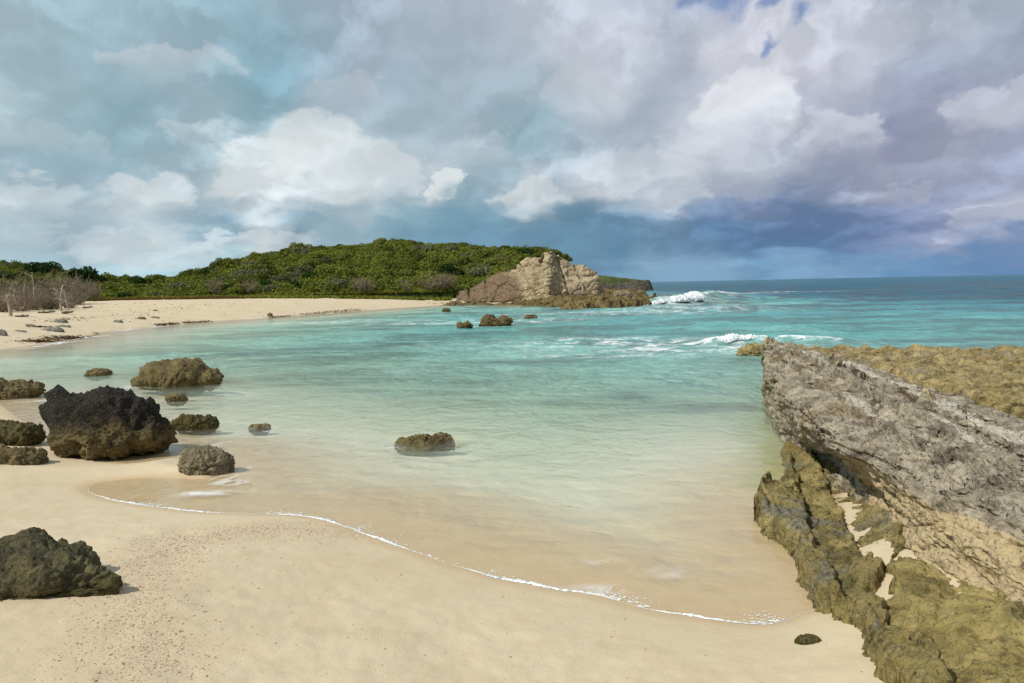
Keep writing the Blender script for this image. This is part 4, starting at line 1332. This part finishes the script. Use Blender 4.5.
shrub_protos = []
for k in range(9):
    rr = np.random.default_rng(100 + k)
    lobes = [(rr.normal(0, .38), rr.normal(0, .38), 0.28 + 0.3 * rr.random(), 0.38 + 0.3 * rr.random(), 0.85 + 0.35 * rr.random()) for _ in range(6)]
    V, Fc, lf = dome_cloud(1400, lobes, 0.112, 300 + k)
    me = mesh_obj('shrub', V, Fc, LEAF if k < 7 else (DKLEAF if k == 7 else SILVER), attrs={'leaf': lf}, smooth=False)
    shrub_protos.append(me)


def place_copy(proto, loc, sc, rz):
    c = proto.copy()
    COL.objects.link(c)
    c.location = loc
    c.scale = (sc[0], sc[0], sc[1])
    c.rotation_euler = (0, 0, rz)
    return c


# individual shrubs: the front of the hill and the skyline
cand = []
for _ in range(9000):
    px = RNG.uniform(-15, 560)
    a_ = (px - 512) / F + 0.0
    fy = np.interp(a_, FAZ, FY)
    yv = fy + 1.0 + (rd + 3 - fy) * RNG.random() ** 1.15
    cand.append((a_ * yv, yv))
cand = np.array(cand)
lm = np.interp(cand[:, 1], [58, 100, 112, 150, 230], [3.0, 3.0, 7.5, 11, 15])
cand = cand[cand[:, 0] < lm - 2.0]
ok, taken = [], np.zeros((0, 2))
for c in cand:
    need = 0.013 * c[1] + 0.9
    if len(taken) and np.min(np.hypot(*(taken - c).T)) < need:
        continue
    taken = np.vstack([taken, c])
    ok.append(c)
    if len(ok) >= 290:
        break
ok = np.array(ok)
hz = hill_z(ok[:, 0], ok[:, 1])
for i, (c, zz) in enumerate(zip(ok, hz)):
    s_ = RNG.uniform(0.85, 1.45) if i % 4 else RNG.uniform(1.25, 1.7)
    o = shrub_protos[i] if i < len(shrub_protos) else place_copy(shrub_protos[i % len(shrub_protos)], (0, 0, 0), (1, 1), 0)
    o.location = (c[0], c[1], zz - 0.25)
    hs = s_ * RNG.uniform(0.75, 1.35)
    o.scale = (s_ * 1.15, s_ * 1.15, hs)
    o.rotation_euler = (0, 0, RNG.uniform(0, 6.28))
    tag(o, 'rounded green shrub among many alike on the hill behind the beach', 'shrub', 'shrubs covering the hill')

for i, px in enumerate([478, 486, 494, 501, 508, 515, 521, 527, 533, 538, 544, 549, 554, 559, 563, 568]):
    ty = float(np.interp(px, [455, 470, 485, 505, 522, 536, 546, 553, 562, 570, 578], [291, 286, 280, 271, 262, 255, 250.5, 250, 254, 259, 264]))
    p = at_d(px, ty + 2.5, float(np.interp(px, [455, 480, 510, 540, 548, 556, 575], [108, 106, 101, 98.5, 96.5, 98.0, 98.5])) + 4.6)
    o = place_copy(shrub_protos[i % 7], (p[0], p[1], p[2] - 0.35), (0.85, 0.75), i * 1.7)
    tag(o, 'low shrub hanging over the top edge of the pale cliff', 'shrub', 'shrubs along the cliff top')

# scrub between and behind them
n = 4200
px = RNG.uniform(-40, 566, n)
a_ = (px - 512) / F
fy = np.interp(a_, FAZ, FY)
yv = fy + 0.6 + (rd + 6 - fy) * RNG.random(n) ** 1.1
xv = a_ * yv
lm = np.interp(yv, [58, 100, 112, 150, 230], [2.5, 2.5, 7.0, 11, 15])
m_ = xv < lm - 1.5
xv, yv = xv[m_], yv[m_]
zv = hill_z(xv, yv)
Vs, Fs, Ls = [], [], []
off = 0
for i in range(len(xv)):
    m = 72
    D = RNG.normal(size=(m, 3))
    D /= np.linalg.norm(D, axis=1, keepdims=True)
    D[:, 2] = np.abs(D[:, 2])
    R_ = RNG.uniform(0.6, 1.25)
    C = np.array([xv[i], yv[i], zv[i] - 0.1]) + D * R_ * np.array([1, 1, RNG.uniform(.7, 1.05)]) * (0.75 + 0.3 * RNG.random((m, 1)))
    V, Fc, lf = leaf_cloud(C, D + RNG.normal(size=(m, 3)) * .5, 0.25 * (0.6 + 0.8 * RNG.random(m)), 1.4)
    Vs.append(V)
    Fs.append(Fc + off)
    Ls.append(lf * 0.94)
    off += len(V)
o = mesh_obj('scrub', np.concatenate(Vs), np.concatenate(Fs), LEAF, attrs={'leaf': np.concatenate(Ls)}, smooth=False)
tag(o, 'dense green scrub filling the hill between the rounded shrubs', 'scrub', kind='stuff')

# strip of grass and red creeping vine where the beach meets the scrub
n = 26000
px = RNG.uniform(70, 452, n)
a_ = (px - 512) / F
fy = np.interp(a_, FAZ, FY)
yv = fy - 3.2 + 5.0 * RNG.random(n)
xv = a_ * yv
gz = np.maximum(ground_z(xv, yv), 0.2)
gz = np.where(yv > fy - .5, np.maximum(gz, hill_z(xv, yv)), gz)
m_ = fbm(xy3(xv, yv) * 0.3, 3) > -0.25 - 0.3 * (yv > fy - 1.5)
xv, yv, gz = xv[m_], yv[m_], gz[m_]
C = np.stack([xv, yv, gz + 0.22 * RNG.random(len(xv))], 1)
N = RNG.normal(size=(len(xv), 3)) * np.array([1, 1, .45])
V, Fc, lf = leaf_cloud(C, N / np.linalg.norm(N, axis=1, keepdims=True), 0.26 * (0.5 + RNG.random(len(xv))), 1.6)
tag(mesh_obj('grass', V, Fc, GRASSM, attrs={'leaf': lf}, smooth=False), 'strip of bright yellow green beach grass below the scrub', 'grass', kind='stuff')
n = 7000
px = RNG.uniform(95, 250, n)
a_ = (px - 512) / F
fy = np.interp(a_, FAZ, FY)
yv = fy - 4.6 + 2.0 * RNG.random(n)
xv = a_ * yv
m_ = fbm(xy3(xv, yv) * 0.25 + 9, 3) > -0.1
xv, yv = xv[m_], yv[m_]
C = np.stack([xv, yv, ground_z(xv, yv) + 0.14 * RNG.random(len(xv))], 1)
N = RNG.normal(size=(len(xv), 3)) * np.array([1, 1, .6])
V, Fc, lf = leaf_cloud(C, N / np.linalg.norm(N, axis=1, keepdims=True), 0.24 * (0.5 + RNG.random(len(xv))), 1.6)
tag(mesh_obj('creeping_vine', V, Fc, REDVINE, attrs={'leaf': lf}, smooth=False), 'reddish brown creeping vine along the top of the far beach', 'vine', kind='stuff')


# bare wood
class Tubes:
    def __init__(s):
        s.V, s.F, s.n = [], [], 0

    def tube(s, pts, r0, r1, k=5):
        pts = np.asarray(pts, float)
        m = len(pts)
        tg = np.gradient(pts, axis=0)
        tg /= np.linalg.norm(tg, axis=1, keepdims=True) + 1e-9
        ref = np.array([0.31, 0.87, 0.2])
        a = np.cross(tg, ref)
        a /= np.linalg.norm(a, axis=1, keepdims=True) + 1e-9
        b = np.cross(tg, a)
        th = np.arange(k) / k * 2 * math.pi
        r = np.linspace(r0, r1, m)[:, None, None]
        V = pts[:, None, :] + r * (np.cos(th)[None, :, None] * a[:, None, :] + np.sin(th)[None, :, None] * b[:, None, :])
        idx = np.arange(m * k).reshape(m, k)
        Fc = np.stack([idx[:-1], np.roll(idx, -1, 1)[:-1], np.roll(idx, -1, 1)[1:], idx[1:]], -1).reshape(-1, 4)
        s.V.append(V.reshape(-1, 3))
        s.F.append(Fc + s.n)
        s.n += m * k

    def build(s, name, mat, parent=None):
        return mesh_obj(name, np.concatenate(s.V), np.concatenate(s.F), mat, parent)


def wander(p, d, L, n, wig, grav=0.0):
    pts = [np.array(p, float)]
    d = np.array(d, float)
    d /= np.linalg.norm(d)
    for _ in range(n):
        d = d + RNG.normal(size=3) * wig + np.array([0, 0, grav])
        d /= np.linalg.norm(d)
        pts.append(pts[-1] + d * L / n)
    return np.array(pts)


def dead_tree(base, h, r, lean, nb, label, spread=0.5):
    e = bpy.data.objects.new('dead_tree', None)
    COL.objects.link(e)
    e.location = base
    tag(e, label, 'dead tree', None)
    tk = Tubes()
    main = wander((0, 0, -0.3), (lean, 0, 1), h + 0.3, 9, 0.07)
    tk.tube(main, r, r * 0.45, 7)
    for k in range(5 if r > 0.2 else 0):
        th = RNG.uniform(0, 6.28)
        tk.tube(wander((0, 0, 0.12), (math.cos(th), math.sin(th), -0.22), r * 4, 4, .15), r * .55, r * .15, 5)
    tk.build('trunk', WOOD, e)
    br = Tubes()
    for k in range(nb):
        f = RNG.uniform(0.4, 1)
        p = main[int(f * 9)]
        th = RNG.uniform(0, 6.28)
        L = h * spread * RNG.uniform(.4, 1) * (1.2 - 0.5 * f)
        b = wander(p, (math.cos(th), math.sin(th), 0.7), L, 6, .2)
        br.tube(b, r * .45, r * .14, 5)
        for j in range(5):
            br.tube(wander(b[RNG.integers(2, 6)], (RNG.normal(), RNG.normal(), .5), L * .45, 4, .25), r * .15, r * .05, 4)
    br.build('branches', WOOD, e)
    return e


def gpt(px, py, guess=1.3):
    zg = guess
    for _ in range(8):
        p = at(px, py, zg)
        g_ = float(ground_z(np.array([p[0]]), np.array([p[1]]))[0])
        zg = 0.5 * zg + 0.5 * min(g_, 2.2)
    p = at(px, py, zg)
    return p


TREES = [(11, 316, 22, 0.30, 0.05, 9, 'thick bleached stump tree with spreading roots, leftmost of the dead trees'), (24, 310, 27, 0.10, -0.05, 3, 'thin bare straight trunk second among the dead trees from the stump'),
         (37, 310, 38, 0.11, 0.02, 4, 'tallest thin bare trunk among the dead trees'), (61, 311, 27, 0.22, -0.12, 7, 'thick pale dead trunk with broken top, beside a dark driftwood heap'),
         (70, 310, 25, 0.12, -0.3, 5, 'leaning bare dead trunk just right of the thick pale trunk'), (85, 302, 14, 0.08, -0.5, 5, 'small leaning dead tree at the seaward end of the dead trees'),
         (75, 303, 14, 0.08, 0.05, 4, 'short thin dead tree behind the leaning trunk'), (338, 300, 9, 0.03, -.3, 5, 'little bare bush standing alone on the open far beach')]
TREES = [(t_[0], t_[1], t_[2], t_[3] * 0.5) + t_[4:] for t_ in TREES]
for px, py, hp_, r_, ln, nb, lb in TREES:
    p = gpt(px, py)
    dead_tree(p, hp_ * p[1] / F, r_, ln, nb, lb, 0.45)

for i in range(18):
    px, py = RNG.uniform(-4, 112), 0
    py = 309 - 0.10 * max(px - 20, 0) + RNG.uniform(-4, 2)
    p = gpt(px, py)
    dead_tree(p, RNG.uniform(15, 27) * (1 - 0.003 * px) * p[1] / F, RNG.uniform(.04, .08), RNG.normal() * .15, 4, 'thin bare grey trunk among many alike in the thicket of dead trees', 0.5)['group'] = 'thin trunks in the dead thicket'

# leafless grey bushes
bush_protos = []
for k in range(4):
    T = Tubes()
    for j in range(26):
        th = RNG.uniform(0, 6.28)
        b = wander((RNG.normal(0, .15), RNG.normal(0, .15), -.1), (math.cos(th) * .7, math.sin(th) * .7, 1.0), RNG.uniform(.8, 1.25), 5, .16)
        T.tube(b, .022, .008, 4)
        for m in range(7):
            T.tube(wander(b[RNG.integers(1, 6)], (RNG.normal(), RNG.normal(), .9), RNG.uniform(.25, .5), 3, .25), .010, .004, 3)
    bush_protos.append(T.build('dead_bush', TWIG))
BUSH = [(0, 312, 18), (10, 312, 16), (22, 311, 20), (34, 310, 24), (46, 309, 22), (58, 309, 18), (68, 308, 20), (78, 304, 20), (88, 301, 16), (-8, 309, 26), (4, 307, 28), (12, 304, 34), (18, 307, 22), (26, 304, 24), (33, 305, 20), (42, 305, 26), (48, 306, 20), (54, 304, 30), (64, 303, 34), (50, 309, 10), (30, 309, 10), (72, 300, 28), (80, 296, 24), (90, 294, 22), (98, 292, 20), (106, 291, 17), (114, 291, 14),
        (405, 291, 10), (428, 290, 12), (440, 288, 15), (447, 287, 13), (466, 278, 9), (484, 271, 9), (503, 264, 9), (368, 292, 12), (215, 291, 14), (250, 291, 12), (360, 291, 14)]
for i, (px, py, hp_) in enumerate(BUSH):
    o = bush_protos[i] if i < 4 else place_copy(bush_protos[i % 4], (0, 0, 0), (1, 1), 0)
    a_ = at_d(px, py, 100)[0] / 100
    fy = float(np.interp(a_, FAZ, FY))
    if px < 120:
        p = gpt(px, py, 1.4)
        p = p if p[1] < fy else at_d(px, py, fy)
        p[2] = float(ground_z(np.array([p[0]]), np.array([p[1]]))[0])
    elif px < 452:
        p = at_d(px, py, fy + 0.2)
    else:
        best = None
        for yv in np.arange(fy, rd, 0.5):
            p = at_d(px, py, yv)
            if hill_z(np.array([p[0]]), np.array([p[1]]))[0] > p[2]:
                break
    s_ = hp_ * (0.86 if px < 120 else 1) * p[1] / F
    o.location = tuple(p)
    o.scale = (s_ * .95, s_ * .95, s_)
    o.rotation_euler = (0, 0, RNG.uniform(0, 6.28))
    if px < 120:
        tag(o, 'leafless grey brown bush in the thicket of dead trees at the far beach', 'dead bush', 'leafless bushes among the dead trees')
    else:
        tag(o, 'leafless grey bush along the lower edge of the green hill', 'dead bush', 'leafless bushes at the hill edge')


# windswept palm and dark trees on the left skyline
def palm(px, py_base, y, h, label):
    p = at_d(px, py_base, y)
    e = bpy.data.objects.new('palm_tree', None)
    COL.objects.link(e)
    e.location = p
    tag(e, label, 'palm')
    T = Tubes()
    st = wander((0, 0, -1), (0.12, 0, 1), h + 1, 8, .03)
    T.tube(st, .14, .09, 7)
    T.build('trunk', DKWOOD, e)
    Vs, Fs, Ls, off = [], [], [], 0
    for k in range(13):
        th = 2 * math.pi * k / 13 + RNG.normal() * .2
        fr = wander(st[-1], (math.cos(th) + 0.5, math.sin(th), RNG.uniform(.2, .9)), RNG.uniform(0.9, 1.3), 9, .06, -.22)
        for j in range(1, 10):
            tg = fr[j] - fr[j - 1]
            side = np.cross(tg, (0, 0, 1))
            side /= np.linalg.norm(side) + 1e-9
            for sgn in (-1, 1):
                tip = fr[j] + side * sgn * 0.45 * (1 - 0.06 * j) + tg * 1.2 - np.array([0, 0, .18])
                Vs += [fr[j] - tg * .35, fr[j] + tg * .35, tip]
                Fs.append([off, off + 1, off + 2])
                off += 3
                Ls += [RNG.random()] * 3
    mesh_obj('crown', np.array(Vs), np.array(Fs), DKLEAF, e, attrs={'leaf': Ls}, smooth=False)


palm(53, 276, 96, 1.7, 'dark windswept palm leaning on the skyline above the dead trees')
dk = []
for k in range(2):
    rr = np.random.default_rng(500 + k)
    lobes = [(rr.normal(0, .4), rr.normal(0, .4), 0.4 + 0.4 * rr.random(), 0.4 + 0.3 * rr.random(), 0.9) for _ in range(6)]
    V, Fc, lf = dome_cloud(1100, lobes, 0.13, 700 + k)
    dk.append(mesh_obj('dark_shrub', V, Fc, DKLEAF, attrs={'leaf': lf}, smooth=False))
DK = [(44, 277, 96, 1.7, 'dark green shrub at the foot of the windswept palm on the skyline'), (82, 283, 98, 1.7, 'dark round shrub on the skyline right of the palm'), (93, 286, 100, 1.3, 'smaller dark shrub on the skyline between the palm and the hill'),
      (138, 287, 110, 1.2, 'low dark shrub in the dip between the left thicket and the hill')]
for i, (px, py, yv, s_, lb) in enumerate(DK):
    o = dk[i] if i < 2 else place_copy(dk[i % 2], (0, 0, 0), (1, 1), 0)
    o.location = tuple(at_d(px, py, yv))
    o.scale = (s_, s_, s_)
    o.rotation_euler = (0, 0, i * 1.3)
    tag(o, lb, 'shrub')

# driftwood, stones and wrack on the far beach
STONES = [(52, 332.5, 26, 6.5, 'largest flat grey green slab of stone on the far beach'), (60, 324, 16, 6, 'flat grey stone just above the largest slab on the far beach'), (30, 327, 11, 3.5, 'pale thin stone left of the flat grey stones on the far beach'),
          (62, 328, 18, 3, 'narrow stone lying between two flat grey stones on the far beach'), (20, 333, 14, 3.5, 'low grey stone left of the largest slab on the far beach'), (2, 337, 12, 9, 'greenish stone at the water side, cut by the left picture edge'),
          (118, 323.5, 11, 4.5, 'rounded grey stone at the far waterline near the white wash'), (140, 320, 13, 3.5, 'flat brown stone on the far beach right of the white wash'), (155, 314, 8, 5, 'upright dark stone on the far beach'),
          (155, 319, 10, 3.5, 'pale low stone below the upright dark stone'), (311, 298, 7, 4, 'grey block of stone at the grass edge of the far beach'), (270, 316, 6, 4, 'small brown stone near the far waterline below the hill'),
          (94, 334, 10, 2.2, 'thin stone at the edge of the white wash on the far beach')]
for i, (px, py, w_, h_, lb) in enumerate(STONES):
    p = gpt(px, py, .6)
    px_rock('beach_stone', (px - w_ / 2, px + w_ / 2, py - h_, py), FLAT, GREYS if i not in (7, 8, 11) else BROWN, lb, zg=float(p[2]) - .03, seed=40 + i, sub=4, depth=0.7, cat='stone')
LOGS = [(47, 313, 16, 14, .09, 'dark driftwood log under the dead trees'), (67, 314, 13, -24, .12, 'dark driftwood log heaped at the thick pale trunk'), (88, 308, 9, 20, .08, 'driftwood log at the foot of the small leaning dead tree'), (22, 317, 12, 32, .09, 'driftwood log in front of the stump')]
for px, py, w_, rz, r_, lb in LOGS:
    p = gpt(px, py)
    L_ = w_ * p[1] / F
    T = Tubes()
    b = wander((-L_ / 2, 0, r_ * .5), (1, .05, .03), L_, 7, .09)
    T.tube(b, r_, r_ * .5, 7)
    for j in range(7):
        T.tube(wander(b[RNG.integers(1, 7)], (RNG.normal(), RNG.normal(), .8), L_ * .25, 4, .2), r_ * .4, r_ * .1, 5)
    o = T.build('driftwood', DKWOOD)
    o.location = tuple(p)
    o.rotation_euler = (0, 0, math.radians(rz))
    tag(o, lb, 'driftwood')
# wrack of seaweed
Vs, n = [], 0
Cs, Ss = [], []
for x0, y0, x1, y1, sp, cnt in [(28, 341.5, 52, 341, .5, 260), (54, 339, 76, 337.5, .9, 420), (158, 325, 176, 323.5, .5, 240), (185, 322.5, 210, 320.5, .4, 240), (270, 316, 292, 314.8, .5, 200), (300, 313.6, 360, 309, .7, 500), (100, 321, 200, 313, 2.5, 160), (36, 327, 46, 327, .5, 120), (215, 318, 300, 309, 3, 50),
                               (55, 321, 80, 318, 1.0, 100), (100, 311, 150, 302, 3, 60), (180, 305, 300, 300, 4, 60)]:
    pa_, pb_ = gpt(x0, y0, .4), gpt(x1, y1, .4)
    for _ in range(cnt):
        p = pa_ + (pb_ - pa_) * RNG.random()
        Cs.append(p + RNG.normal(size=3) * np.array([sp * .5, sp, 0]))
Cs = np.array(Cs)
Cs[:, 2] = ground_z(Cs[:, 0], Cs[:, 1]) + 0.015 + 0.03 * RNG.random(len(Cs))
N = RNG.normal(size=Cs.shape) * .22 + np.array([0, 0, 1])
V, Fc, lf = leaf_cloud(Cs, N / np.linalg.norm(N, axis=1, keepdims=True), 0.075 * (0.5 + RNG.random(len(Cs))), 2.8)
WRACK = leaf_mat('wrack', (0.035, 0.022, 0.012), (0.16, 0.08, 0.04))
tag(mesh_obj('seaweed', V, Fc, WRACK, attrs={'leaf': lf}, smooth=False), 'dark brown seaweed strewn along the far tide line', 'seaweed', kind='stuff')

# shell and coral fragments in the gravel band on the near sand
n = 3400
L = band
k = RNG.integers(0, len(L) - 1, n)
f = RNG.random((n, 1))
pp = L[k] + (L[k + 1] - L[k]) * f + RNG.normal(size=(n, 2)) * 0.24
extra = np.stack([RNG.uniform(-4, 2.3, 600), RNG.uniform(3.6, 9, 600)], 1)
pp = np.concatenate([pp, extra])
sdp = land_sd(pp[:, 0], pp[:, 1])
pp = pp[(sdp > 0.12)]
n = len(pp)
D0, F0 = np.array([(1, 0, 0), (-1, 0, 0), (0, 1, 0), (0, -1, 0), (0, 0, 1), (0, 0, -1)], float), np.array([(0, 2, 4), (2, 1, 4), (1, 3, 4), (3, 0, 4), (2, 0, 5), (1, 2, 5), (3, 1, 5), (0, 3, 5)])
s = 0.0035 + 0.007 * RNG.random(n) ** 2.5
rot = RNG.uniform(0, 6.28, n)
V = D0[None] * np.stack([s * RNG.uniform(.7, 1.6, n), s * RNG.uniform(.6, 1.1, n), s * RNG.uniform(.3, .7, n)], 1)[:, None, :] * (1 + 0.3 * RNG.normal(size=(n, 6, 1)))
c_, s_ = np.cos(rot)[:, None], np.sin(rot)[:, None]
V = np.stack([V[..., 0] * c_ - V[..., 1] * s_, V[..., 0] * s_ + V[..., 1] * c_, V[..., 2]], -1)
V[..., 0] += pp[:, 0:1]
V[..., 1] += pp[:, 1:2]
V[..., 2] += ground_z(pp[:, 0], pp[:, 1])[:, None] + 0.0015
Fc = (F0[None] + (np.arange(n) * 6)[:, None, None]).reshape(-1, 3)
PEB, t, out = material('shell_fragments')
b = t.node('ShaderNodeBsdfPrincipled')
t.put(b.inputs['Base Color'], t.ramp(t.attr('leaf'), [(0.0, (0.30, 0.18, 0.11)), (0.45, (0.42, 0.27, 0.17)), (0.75, (0.50, 0.36, 0.24)), (1.0, (0.68, 0.60, 0.50))]))
b.inputs['Roughness'].default_value = 0.8
t.l.new(b.outputs[0], out.inputs[0])
tag(mesh_obj('gravel', V.reshape(-1, 3), Fc, PEB, attrs={'leaf': np.repeat(RNG.random(n), 6)}, smooth=False), 'reddish shell and coral grit scattered over the near sand', 'gravel', kind='stuff')
